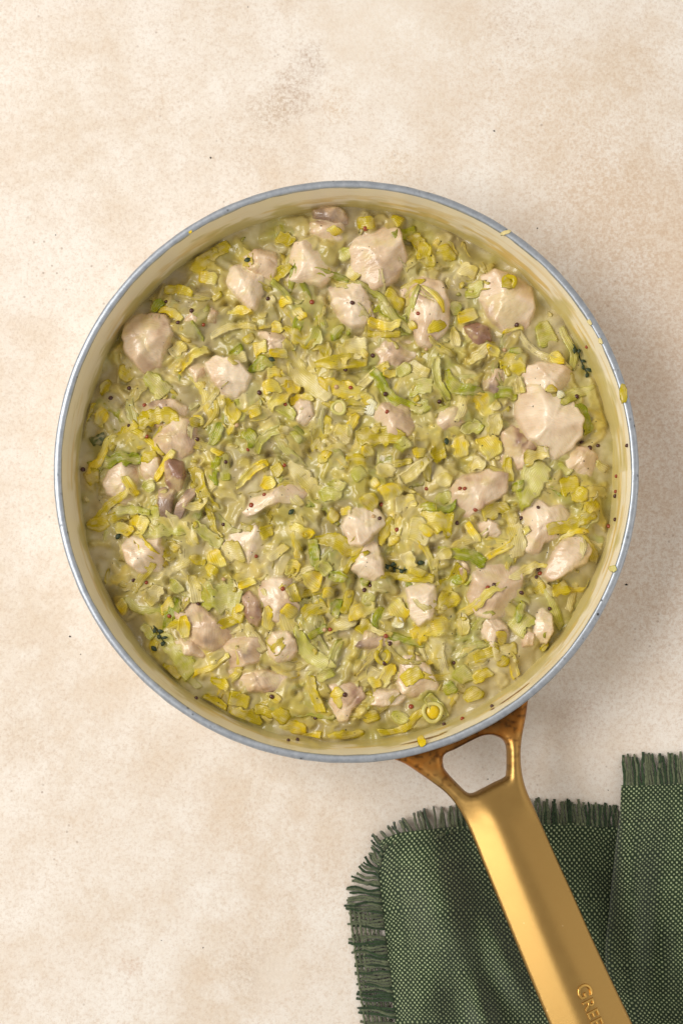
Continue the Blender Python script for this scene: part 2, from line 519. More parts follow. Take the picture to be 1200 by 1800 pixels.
    lo = bpy.data.objects.new('lettering', me)
    link(lo, o)
    lo['label'] = 'raised gold capital letters running down the handle'
make_handle()

# ------------------------------------------------------------------ food data (photograph pixels)
# chicken: reference phrase | label | polygon | rise above the sauce (mm) | tone (0 pale .. 1 mauve brown) | sunk (0..1 how far sauce films it)
CH = [
 ('faceted chunk beside the upper left wall', 'faceted pinkish chicken chunk against the upper left pan wall, yellow leek chip on top', [(217,560),(238,552),(270,553),(288,557),(300,585),(288,608),(278,636),(255,648),(238,634),(220,610)], 9, .35, .0),
 ('two tiny pink shreds at upper left', 'tiny pink chicken shred half sunk in sauce right of the upper left chunk', [(322,556),(336,550),(350,560),(344,576),(326,574)], 1.5, .5, .5),
 ('small pink nub at upper left', 'tiny pink chicken nub nearly submerged between leek strips at upper left', [(355,548),(372,541),(384,550),(378,566),(360,566)], 1.5, .6, .5),
 ('brown capped chunk at eleven o\'clock', 'rounded tan chicken chunk with a dark herb leaf on it at eleven o\'clock', [(428,452),(452,436),(482,443),(489,468),(478,492),(458,486),(434,470)], 6, .4, .15),
 ('ragged pale chunk at eleven o\'clock', 'ragged pale chicken chunk tapering downward at eleven o\'clock', [(398,492),(410,466),(436,464),(462,478),(461,508),(448,538),(436,536),(416,518)], 7.5, .1, .05),
 ('small brown chunk touching the top wall', 'small brown chicken chunk touching the top wall of the pan', [(552,372),(566,361),(588,360),(606,374),(613,392),(592,394),(564,386),(553,382)], 6, .65, .05),
 ('chunk tucked under the small brown top chunk', 'pinkish chicken chunk tucked below the small brown chunk at the top wall', [(548,392),(575,386),(604,394),(606,416),(590,430),(566,420),(548,408)], 4, .4, .25),
 ('layered white chunk near the top', 'layered white chicken chunk with yellow leek skin, second from the top wall', [(503,472),(520,430),(548,422),(578,440),(586,478),(560,496),(528,494),(506,488)], 6.5, .1, .25),
 ('big squarish chunk near the top', 'big squarish chicken chunk with a grey fibrous side near the top wall', [(616,436),(638,410),(668,402),(700,402),(704,428),(712,458),(694,486),(660,503),(637,496),(622,466)], 9, .25, .05),
 ('smooth oval chunk upper centre', 'smooth oval chicken chunk standing proud in the upper middle of the pan', [(583,504),(604,491),(630,495),(646,524),(655,556),(640,568),(618,572),(596,560),(586,532)], 8.5, .2, .05),
 ('tall rounded slab at upper right', 'tall rounded chicken slab with one orange mustard seed at upper right', [(722,512),(744,488),(774,500),(788,536),(784,576),(758,604),(736,596),(722,562)], 6.5, .3, .1),
 ('little chunk left of the tall rounded slab', 'little pink chicken piece left of the tall rounded slab', [(702,508),(716,503),(728,512),(722,528),(706,526)], 3.5, .35, .2),
 ('wide low chunk left of centre top', 'low wide chicken piece bearing yellow leek chips, upper left of centre', [(444,592),(458,582),(490,586),(510,596),(506,614),(480,626),(452,620)], 4, .2, .25),
 ('sunken slab above centre', 'broad flat chicken slab sunk in sauce just above the pan centre', [(646,596),(680,588),(716,598),(728,622),(708,642),(676,648),(652,632)], 3.2, .3, .35),
 ('leek smothered lump at one o\'clock', 'lumpy chicken piece smothered in leeks at one o\'clock', [(850,486),(872,476),(904,486),(932,504),(936,540),(922,572),(890,580),(866,560),(848,524)], 7, .3, .5),
 ('small brown wedge upper right', 'small dark brown chicken wedge between leeks at upper right', [(816,574),(838,566),(860,576),(862,598),(842,612),(826,598)], 5, 1.0, .05),
 ('chunk behind the largest chunk', 'pale folded chicken chunk just above the largest chunk near the right wall', [(914,662),(930,644),(952,638),(986,642),(1012,660),(1018,688),(988,704),(948,690),(920,684)], 7, .2, .1),
 ('largest chunk by the right wall', 'largest smooth pale chicken chunk near the right wall of the pan', [(918,694),(938,682),(972,686),(1002,702),(1020,734),(1016,766),(1000,782),(976,803),(956,784),(930,764),(916,730)], 11, .1, .0),
 ('brownish chunk under the largest chunk', 'brownish chicken chunk tucked below left of the largest chunk', [(884,764),(902,750),(930,760),(946,784),(934,812),(906,824),(884,806)], 4.5, .5, .15),
 ('submerged mauve piece right of centre', 'mauve chicken piece sunk beneath a striped leek, upper right of centre', [(846,656),(864,646),(886,654),(888,676),(870,692),(850,684)], 2.5, .6, .4),
 ('small tan piece right of centre', 'small tan chicken piece with green leek patch right of centre', [(760,736),(778,718),(806,716),(820,734),(804,752),(778,756)], 3.5, .3, .3),
 ('two seed slab right of centre', 'grey and cream chicken slab with two mustard seeds side by side', [(796,852),(820,836),(856,829),(886,836),(886,866),(852,888),(826,906),(806,914),(798,886)], 8, .45, .1),
 ('sauce coated chunk below the largest chunk', 'sauce coated chicken chunk with two brown seeds below the largest chunk', [(986,800),(1008,784),(1036,788),(1052,806),(1046,832),(1018,842),(992,828)], 5, .3, .4),
 ('small egg shaped piece right of centre', 'small egg shaped chicken piece below the two seed slab', [(840,922),(854,912),(872,920),(881,938),(866,950),(846,944)], 4.5, .3, .1),
 ('star shaped chunk at right', 'star shaped pale chicken chunk with a black speck at right', [(906,896),(930,884),(944,876),(962,892),(984,888),(1000,906),(990,924),(984,944),(956,950),(950,968),(928,962),(908,932)], 7, .15, .1),
 ('smooth finger shaped chunk at lower right wall', 'smooth finger shaped pale chicken chunk near the lower right wall', [(996,948),(1022,944),(1037,966),(1028,988),(1002,1002),(974,1019),(957,1010),(968,986),(978,964)], 8.5, .05, .05),
 ('craggy chunk at four o\'clock', 'large craggy chicken chunk with a leek rib across it at four o\'clock', [(834,1010),(856,992),(886,990),(912,1000),(914,1036),(906,1060),(890,1076),(862,1082),(838,1078),(826,1046)], 7.5, .3, .2),
 ('lower tongue of the craggy chunk', 'pale tongue shaped chicken piece just below the craggy chunk', [(838,1084),(862,1080),(886,1096),(898,1120),(884,1140),(862,1134),(846,1110)], 6, .1, .1),
 ('pale wedge near the lower right wall', 'upright pale chicken wedge near the lower right wall', [(938,1092),(954,1068),(970,1082),(973,1108),(962,1130),(940,1130)], 7, .1, .1),
 ('brown scrap beside the pale wedge', 'small brown ragged chicken scrap left of the upright pale wedge', [(913,1116),(926,1106),(938,1114),(936,1134),(918,1136)], 3, .6, .2),
 ('thin shred below the egg shaped piece', 'thin pointed chicken shred in open sauce right of centre', [(798,988),(806,978),(820,990),(827,1008),(820,1024),(808,1010)], 3, .4, .15),
 ('blocky white chunk below centre right', 'blocky white chicken chunk with a bright vertical face below centre right', [(716,1036),(732,1024),(762,1030),(770,1056),(758,1082),(736,1096),(720,1082)], 7.5, .0, .1),
 ('flat pink slab below centre left', 'flat pink chicken slab with an orange seed below centre left', [(454,1030),(476,1018),(510,1020),(520,1052),(528,1088),(492,1092),(464,1084)], 5.5, .2, .1),
 ('shiny bean shaped piece below centre left', 'shiny bean shaped mauve chicken piece left of the flat pink slab', [(426,1048),(440,1040),(456,1056),(463,1082),(452,1098),(438,1094),(428,1072)], 6, .55, .0),
 ('round disc at lower left', 'round white disc of chicken with a dark centre at lower left', [(470,1128),(482,1113),(504,1111),(520,1124),(522,1144),(508,1160),(488,1164),(472,1150)], 7, .15, .0),
 ('crumbly tan chunk at lower left', 'crumbly tan chicken chunk left of the round disc', [(388,1152),(402,1128),(428,1118),(456,1122),(470,1140),(456,1160),(428,1170),(400,1172)], 6, .45, .1),
 ('long sunken fillet at lower left', 'long tan chicken fillet sunk in sauce under the crumbly chunk', [(398,1186),(420,1174),(462,1178),(496,1190),(502,1206),(478,1216),(436,1214),(408,1206)], 3.6, .35, .25),
 ('broad mauve chunk at lower left', 'broad smooth mauve chicken chunk with an upright yellow leek chip', [(310,1068),(334,1058),(358,1072),(384,1094),(406,1112),(400,1134),(372,1142),(338,1130),(314,1112)], 6.5, .45, .05),
 ('tan lobe under the broad mauve chunk', 'tan lobe of chicken below the broad mauve chunk', [(304,1130),(320,1120),(350,1128),(372,1142),(356,1156),(326,1152),(308,1144)], 4, .3, .2),
 ('rounded chunk at the left wall', 'rounded cream chicken chunk near the left wall, hollow on top', [(216,958),(232,944),(256,950),(278,948),(285,976),(278,1000),(250,1006),(226,990)], 8, .15, .05),
 ('oval chunk at nine o\'clock', 'smooth oval pink chicken chunk near the left wall at nine o\'clock', [(184,846),(196,822),(222,810),(244,814),(252,846),(248,872),(228,884),(204,878),(188,864)], 6, .35, .05),
 ('narrow chunk right of the nine o\'clock oval', 'narrow pink chicken chunk pressed against the nine o\'clock oval', [(246,812),(260,796),(278,804),(282,826),(270,844),(254,846),(248,832)], 5.5, .35, .1),
 ('upper shredded brown strip at left', 'uppermost of three shredded brown chicken strips at left', [(290,814),(302,808),(320,814),(326,836),(318,864),(304,870),(292,846)], 5.5, .95, .0),
 ('lower left shredded brown strip', 'lower left of three shredded brown chicken strips', [(280,862),(294,854),(308,862),(304,884),(300,908),(284,906),(278,884)], 5, .9, .0),
 ('lower right shredded brown strip', 'lower right of three shredded brown chicken strips, beside a pale leek arc', [(328,862),(342,856),(346,868),(332,888),(318,912),(306,908),(310,886)], 5, .8, .05),
 ('two lobed chunk left of centre', 'two lobed chicken chunk with a black pepper dot left of centre', [(272,772),(292,752),(312,734),(338,744),(346,768),(336,792),(312,806),(290,802),(276,790)], 7, .35, .1),
 ('leek draped piece left of centre', 'pinkish chicken piece draped with a frilly leek at left', [(248,722),(270,704),(300,702),(324,716),(320,742),(288,750),(256,746)], 3.6, .5, .4),
 ('pointed white chunk left of centre', 'white chicken chunk pointing downward, left of the pan centre', [(364,640),(384,628),(418,636),(438,660),(430,684),(412,700),(390,690),(372,664)], 7, .1, .15),
 ('faint sunken piece at left', 'faint beige chicken piece sunk in sauce left of the pointed white chunk', [(326,652),(342,636),(364,644),(366,664),(344,674),(330,668)], 2, .3, .5),
 ('pale fibrous slab at the centre', 'pale fibrous chicken slab directly above the triangular piece near the centre', [(604,922),(616,898),(642,886),(664,900),(676,920),(656,938),(636,958),(612,952)], 7, .1, .0),
 ('triangular piece at the centre', 'smooth triangular pink chicken piece just below the pan centre', [(620,1000),(636,968),(648,950),(662,956),(670,984),(674,1010),(656,1019),(636,1012)], 8.5, .15, .0),
 ('winged chunk left of centre', 'wing shaped tan chicken chunk with two red seeds on its tip', [(428,898),(444,876),(474,866),(504,848),(530,840),(540,862),(524,884),(494,886),(466,892),(444,906)], 6, .3, .15),
 ('ringed piece above centre', 'curled chicken piece like a ring with mauve middle, above centre', [(656,738),(672,712),(700,706),(722,724),(728,748),(716,768),(684,768),(662,758)], 5.5, .4, .15),
 ('small beige chunk above centre', 'small beige chicken chunk with yellow leek cap above centre left', [(512,716),(526,702),(546,706),(551,730),(536,746),(518,738)], 5, .2, .15),
 ('sunken cream slab left of centre', 'cream chicken slab sunk under leeks at centre left', [(392,950),(412,928),(446,924),(470,944),(466,976),(436,988),(404,978)], 3.5, .15, .45),
 ('sloping tan chunk near the bottom', 'sloping tan chicken chunk with green leek patch near the bottom wall', [(700,1196),(712,1156),(728,1152),(752,1172),(770,1206),(756,1224),(728,1226),(706,1216)], 7.5, .3, .1),
 ('low white chunk near the bottom', 'low white chicken piece left of the sloping tan chunk near the bottom', [(648,1224),(664,1212),(692,1214),(712,1222),(700,1238),(672,1243),(652,1238)], 5, .1, .15),
 ('tall ragged chunk near the bottom', 'ragged chicken chunk topped with yellow leek squares near the bottom wall', [(580,1206),(604,1198),(634,1208),(640,1228),(618,1248),(610,1266),(594,1266),(582,1240)], 5.5, .4, .15),
 ('sunken mauve strip below centre', 'mauve chicken strip almost covered by sauce below the centre', [(590,1118),(622,1108),(668,1110),(700,1122),(692,1138),(650,1140),(608,1134)], 2.4, .6, .35),
]
# larger leek pieces: x1,y1,x2,y2,width,colour,bend  (colours: Y yellow, O olive yellow, G green, P cream, L pale green, W white, D dark)
LK = '''292 508 336 520 14 O 4;270 547 285 530 12 G 2;284 545 318 562 14 Y 5;202 592 213 574 14 L 0;345 475 398 430 22 O 6;352 487 380 495 17 Y 2;375 526 388 515 8 O 0;
402 548 440 545 12 Y 2;375 590 446 574 10 P 8;450 562 478 522 22 P 5;478 574 495 574 17 Y 0;492 532 512 528 14 Y 2;520 545 535 560 12 Y 0;480 500 530 524 9 L -8;448 615 468 610 19 Y 0;
476 622 505 625 14 Y 0;406 625 425 610 12 G 0;408 640 432 628 14 P 2;504 606 576 696 26 P -10;500 580 576 626 20 O 6;465 685 492 680 18 Y 2;478 718 522 675 20 Y 6;472 656 494 655 15 Y 0;
440 650 478 640 18 G 4;512 706 548 698 14 Y 2;404 758 462 708 10 O 5;400 705 415 742 16 O 2;416 706 424 740 17 L 0;650 571 700 572 12 Y 2;650 583 700 588 10 O -2;632 500 715 582 9 L 6;
720 568 728 580 10 Y 0;752 586 780 572 15 O 2;600 627 642 612 32 P 6;636 615 644 628 10 Y 0;674 655 696 655 14 Y 0;655 655 718 715 16 G -6;722 638 750 660 18 P 0;722 686 757 680 22 L 3;
766 635 784 700 14 L -5;560 641 640 640 20 O 6;565 672 640 690 24 Y -5;640 711 648 694 14 Y 0;645 726 655 705 15 W 0;615 766 628 730 12 Y 5;590 755 615 770 20 P 3;632 770 706 774 28 O 5;
725 702 745 725 26 L 0;795 578 802 608 14 P 0;855 612 877 622 14 Y 0;828 640 853 605 12 P -6;880 640 920 645 36 O 2;790 652 843 692 16 G -14;838 695 862 726 22 Y 4;872 690 906 695 18 G 3;
868 720 876 705 12 P 0;867 730 869 764 22 P 0;815 760 845 745 18 L 2;806 770 815 800 22 Y 0;850 770 870 800 26 Y 2;955 690 975 688 10 Y 3;976 693 986 700 10 W 0;910 665 915 690 10 P 0;
966 625 990 635 14 Y 2;896 616 916 616 10 G 0;885 580 917 580 6 Y 2;922 811 960 798 19 P 4;915 886 955 820 34 L 4;985 855 1015 853 24 O 0;1015 715 1030 760 16 G 4;893 902 908 975 25 P 3;
850 906 890 890 22 O 4;742 891 796 884 10 G -8;742 906 790 925 34 O 2;985 946 1030 937 10 Y 5;982 815 1000 832 12 L 0;900 860 918 850 12 G 0;972 1041 998 1032 20 O 2;910 1092 918 1060 12 G 2;
868 1149 905 1140 23 P 0;870 1115 888 1122 18 Y 0;905 1110 925 1080 28 L 2;812 1080 815 1115 14 P 2;770 1071 805 1050 20 O 6;727 1116 796 1104 25 Y 8;820 1231 845 1215 20 O 2;782 1216 798 1205 16 G 0;
832 1196 860 1180 18 O 0;805 1196 825 1180 24 L 2;952 1142 965 1132 8 O 0;650 1200 668 1197 18 Y 0;673 1206 690 1170 16 Y 2;708 1196 738 1180 18 O 0;582 1222 602 1215 16 Y 0;590 1226 600 1241 12 Y 0;
575 1111 620 1090 20 P 5;615 1087 656 1068 22 Y 5;545 1119 572 1102 10 G 0;520 1108 578 1172 22 L -6;470 1068 474 1106 15 Y 0;500 1068 518 1080 16 Y 0;512 1030 522 1056 14 O 0;416 1072 428 1064 14 Y 0;
580 1012 608 1018 16 G 2;551 950 553 993 13 G 0;535 1010 562 1028 24 Y 3;585 1081 595 1055 18 G 0;605 1076 615 1040 14 O 0;568 1040 582 1050 16 Y 0;634 1018 648 1022 12 G 0;660 1101 672 1070 12 G 3;
632 1110 650 1095 20 O 0;655 1103 686 1116 8 P 3;692 1060 712 1086 20 Y 0;693 1101 706 1091 14 W 0;675 1015 756 1020 12 O 5;710 975 726 999 19 P 0;735 1126 766 1098 20 Y 3;640 785 652 800 14 Y 0;
562 813 578 795 14 Y 0;638 875 660 893 22 O 0;653 845 663 856 12 Y 0;668 836 690 820 26 P 3;675 855 690 876 26 Y 4;697 890 728 878 22 P 3;702 835 726 866 8 P -5;720 930 752 945 34 P 5;
740 926 757 941 14 Y 0;686 944 697 953 14 Y 0;672 956 685 912 14 O 2;727 797 746 795 14 Y 0;760 800 781 790 20 O 0;692 815 722 810 8 O 2;565 871 600 865 22 L 0;578 850 605 856 16 L 0;
610 813 640 812 20 O 2;765 881 790 870 18 L 0;580 916 590 900 18 O 0;600 901 616 899 12 Y 0;372 780 388 746 15 G 0;379 850 380 796 12 G 0;372 791 390 798 8 Y 0;432 759 448 781 18 G 0;
514 761 528 778 12 G 0;462 856 482 845 18 Y 0;480 831 495 820 18 O 0;515 925 548 941 13 Y 0;460 941 478 930 16 O 0;492 755 508 760 14 P 0;392 800 398 842 14 L 0;326 888 364 878 13 P -7;
342 735 358 742 14 Y 0;375 969 388 996 18 Y 0;365 995 382 1010 14 O 0;335 980 360 990 12 O 2;302 958 314 965 12 Y 0;390 976 425 970 30 P 3;475 983 502 960 14 P 0;505 998 526 1000 18 Y 0;
422 1029 448 1020 12 Y 0;358 1050 420 1055 42 L 4;390 1099 425 1082 15 O 0;410 1076 428 1086 17 O 0;325 1084 328 1119 16 Y 0;335 1014 348 1056 16 P 3;262 1059 280 1032 18 P 2;208 1075 220 1058 16 Y 0;
285 1120 335 1182 26 L 4;360 1225 395 1246 14 O 3;405 1225 436 1235 22 O 0;408 1250 456 1272 18 O 3;372 1195 400 1210 14 O 2;288 1170 315 1190 14 O 0;285 1070 305 1062 16 Y 0;495 1275 535 1285 20 Y 2;
450 1246 480 1254 14 O 0;484 1250 506 1265 18 O 0;580 1295 636 1291 13 O 2;535 1297 562 1294 13 Y 0;672 1290 740 1256 13 O -6;146 766 158 710 10 O 3;172 746 185 722 16 Y 0;160 832 200 770 12 Y 4;
150 841 172 835 20 O 0;150 923 188 918 22 O 0;205 925 232 935 18 Y 0;228 914 258 926 28 Y 0;222 840 240 870 13 Y 0;250 805 275 800 17 O 0;255 859 272 850 16 L 0;248 741 312 734 20 O 6;
335 740 352 746 14 O 0;288 976 312 960 28 O 2;160 776 182 768 14 D 0;600 440 612 456 20 L 0;582 404 592 416 14 Y 0;490 415 515 426 18 O 0;612 475 628 490 18 P 0;678 520 705 541 25 O 0;
725 414 745 452 25 O 4;630 395 656 395 16 O 0;690 380 706 390 16 O 0;742 425 755 466 20 O 0;770 440 800 450 20 O 2;810 470 836 480 22 P 0;792 535 808 546 16 L 0;806 560 836 550 18 Y 0;
880 504 902 496 18 O 2;820 516 846 500 18 L 0;945 590 972 580 32 L 0;586 598 602 575 14 G 3;430 600 446 590 12 O 0;540 610 560 580 18 L -4;655 760 668 748 12 O 0;700 660 716 640 16 L 0;258 660 290 690 24 L 0;210 650 232 662 18 O 0;
176 690 190 668 14 O 0;300 620 322 604 18 P 0;440 730 458 722 14 Y 0;548 790 560 770 14 O 0;700 790 716 776 16 L 0;620 840 640 828 18 L 0;828 820 848 808 18 P 0;770 850 790 836 20 P 0;560 990 578 1006 16 L 0;
640 1060 656 1046 16 L 0;720 1000 744 1010 14 O 0;560 1190 584 1180 16 L 0;470 1220 492 1232 12 Y 0;300 1020 318 1040 18 L 0;250 1100 268 1120 14 L 0;770 980 790 968 16 P 0;940 1040 956 1028 18 O 0;1000 860 1024 880 22 O 3;
1030 900 1046 880 16 O 0;690 1256 714 1268 16 L 0;640 1262 664 1256 14 O 0;876 1170 890 1156 14 O 0'''
# seeds: x,y,tone (r red brown, b nearly black, t tan)
SD = '''292 530 b;337 546 b;313 567 b;358 571 r;471 525 b;548 531 r;642 401 r;735 550 r;619 532 b;655 625 b;607 650 b;616 681 r;591 680 t;501 710 r;416 747 t;436 790 r;500 818 r;397 812 b;465 870 r;442 888 r;
393 922 b;450 978 r;680 724 r;677 693 b;772 706 b;907 571 b;886 615 t;1013 697 b;1050 783 b;808 859 r;816 859 r;835 896 r;802 919 b;945 892 b;915 911 b;1066 820 r;1082 837 r;1081 864 r;1080 872 b;1069 925 r;
1080 913 b;1101 783 b;1022 778 b;1036 787 b;670 887 r;656 908 t;667 911 b;697 931 r;857 1033 r;868 1028 b;945 1000 b;949 1008 r;942 1014 b;965 1070 b;916 1042 b;798 1165 b;651 1030 b;640 1037 b;497 1035 r;
349 1062 b;298 1083 r;257 1024 r;235 1020 b;347 772 b;258 767 r;227 748 b;254 712 r;227 682 b;146 825 b;195 700 b;606 1221 b;554 1262 b;478 1225 b;507 1301 b;523 1300 b;345 1227 b;722 1242 r;780 1273 b;
812 1263 r;864 1241 b;675 1166 b;678 1118 r;685 1131 b;580 1107 r;1030 610 r;749 614 t;749 859 r;456 690 b;570 1107 t;393 1018 t'''

# ------------------------------------------------------------------ food height map
ZS = 37.5                      # sauce level
g = 0.36
XS = np.arange(-137, 137.01, g)
NX = len(XS)
GX, GY = np.meshgrid(XS, XS, indexing='ij')
S0 = ZS + 2.0 * np.exp(-(np.hypot(GX, GY) / 75.0) ** 2) + 2.2 * fbm(GX, GY, 40, 2, 1) + 3.4 * fbm(GX, GY, 14, 2, 2) + 1.6 * np.abs(vn(GX, GY, 6.0, 5))
S0 = S0 - 3.5 * sstep(0.38, 0.62, fbm(GX, GY, 9, 2, 8)) * sstep(128, 110, np.hypot(GX, GY))
rad = np.hypot(GX, GY)
S0 = S0 - 2.0 * sstep(118, 134, rad) + 2.2 * fbm(GX, GY, 14, 2, 44) * sstep(124.0, 135.5, rad)
H = S0.copy()
SAUCE = lin((188, 171, 124)); SAUCE_G = lin((170, 158, 84)); SAUCE_C = lin((224, 211, 168)); SAUCE_B = lin((146, 128, 88))
n1 = sstep(-0.35, 0.45, fbm(GX, GY, 16, 3, 21))[..., None]
n2 = sstep(0.05, 0.55, fbm(GX, GY, 7, 3, 22))[..., None]
n3 = sstep(0.05, 0.6, fbm(GX, GY, 24, 2, 23))[..., None]
C0 = SAUCE + (SAUCE_G - SAUCE) * n1
C0 = C0 + (SAUCE_C - C0) * n2 * 0.5
C0 = C0 + (SAUCE_B - C0) * n3 * 0.7
CM = C0.copy()                  # colour of whatever lies on top at each cell

def gi(x):
    return np.clip(np.round((np.asarray(x) + 137) / g).astype(int), 0, NX - 1)
def sample(A, x, y):
    fx = np.clip((np.asarray(x) + 137) / g, 0, NX - 1.001); fy = np.clip((np.asarray(y) + 137) / g, 0, NX - 1.001)
    i = fx.astype(int); j = fy.astype(int); a = fx - i; b = fy - j
    return A[i, j] * (1 - a) * (1 - b) + A[i + 1, j] * a * (1 - b) + A[i, j + 1] * (1 - a) * b + A[i + 1, j + 1] * a * b

# ------------------------------------------------------------------ food materials
def food_mat(name, rough, sss, radius, spec=0.5, coat=0.0, stripes=False, bump_scale=0, bump_str=0.0, fibre=False):
    nt = NT(name)
    col = nt.n('ShaderNodeVertexColor', _layer_name='Col').outputs['Color']
    nrm = None
    if stripes:
        uv = nt.coord('UV')
        w = nt.n('ShaderNodeTexWave', Scale=1.0, Distortion=1.2, Detail=2.0, _bands_direction='Y')
        nt.l(uv, w.inputs['Vector'])
        f = nt.math('MULTIPLY', w.outputs['Fac'], 0.34)
        col = nt.mix(f, col, nt.mix(1.0, col, (0.66, 0.66, 0.40), 'MULTIPLY'))
        nrm = nt.bump(w.outputs['Fac'], 0.35, 0.0003)
        coat_n = nt.noise(nt.geo(), 210.0, 3, 0.55)
        col = nt.mix(nt.math('MULTIPLY', nt.ramp(coat_n, [(0.48, 0.0), (0.68, 1.0)]), 0.45), col, lin((216, 194, 136)))
        nrm = nt.bump(coat_n, 0.4, 0.0008, nrm)
    pos = nt.coord('Object') if not fibre else nt.coord('UV')
    if bump_scale:
        nz = nt.noise(nt.geo() if not fibre else pos, bump_scale, 4, 0.6)
        nrm = nt.bump(nz, bump_str, 0.0006, nrm)
        col = nt.mix(nt.math('MULTIPLY', nt.ramp(nz, [(0.3, 1.0), (0.55, 0.0)]), 0.22), col, nt.mix(1.0, col, (0.72, 0.66, 0.58), 'MULTIPLY'))
    if nrm is not None: nt.set(Normal=nrm)
    nt.set(Base__Color=col, Roughness=rough)
    nt.b.inputs['Specular IOR Level'].default_value = spec
    nt.b.inputs['Subsurface Weight'].default_value = sss
    nt.b.inputs['Subsurface Radius'].default_value = radius
    nt.b.inputs['Subsurface Scale'].default_value = 0.001
    nt.b.inputs['Coat Weight'].default_value = coat
    nt.b.inputs['Coat Roughness'].default_value = 0.07
    return nt.m
M_CHICK = food_mat('cooked_chicken', 0.34, 0.22, (1.2, 0.8, 0.5), 0.5, 0.55, False, 55.0, 0.5, True)
M_LEEK = food_mat('cooked_leek', 0.26, 0.15, (1.0, 1.0, 0.3), 0.35, 0.15, True)
M_SAUCE = food_mat('cream_sauce', 0.28, 0.10, (1.2, 1.0, 0.5), 0.35, 0.40, False, 500.0, 0.15)
def plain(name, rgb, rough=0.35, coat=0.0):
    nt = NT(name)
    nz = nt.noise(nt.geo(), 900.0, 2)
    nt.set(Base__Color=nt.mix(nz, lin(rgb) * 0.7, lin(rgb) * 1.25), Roughness=rough)
    nt.b.inputs['Coat Weight'].default_value = coat
    return nt.m

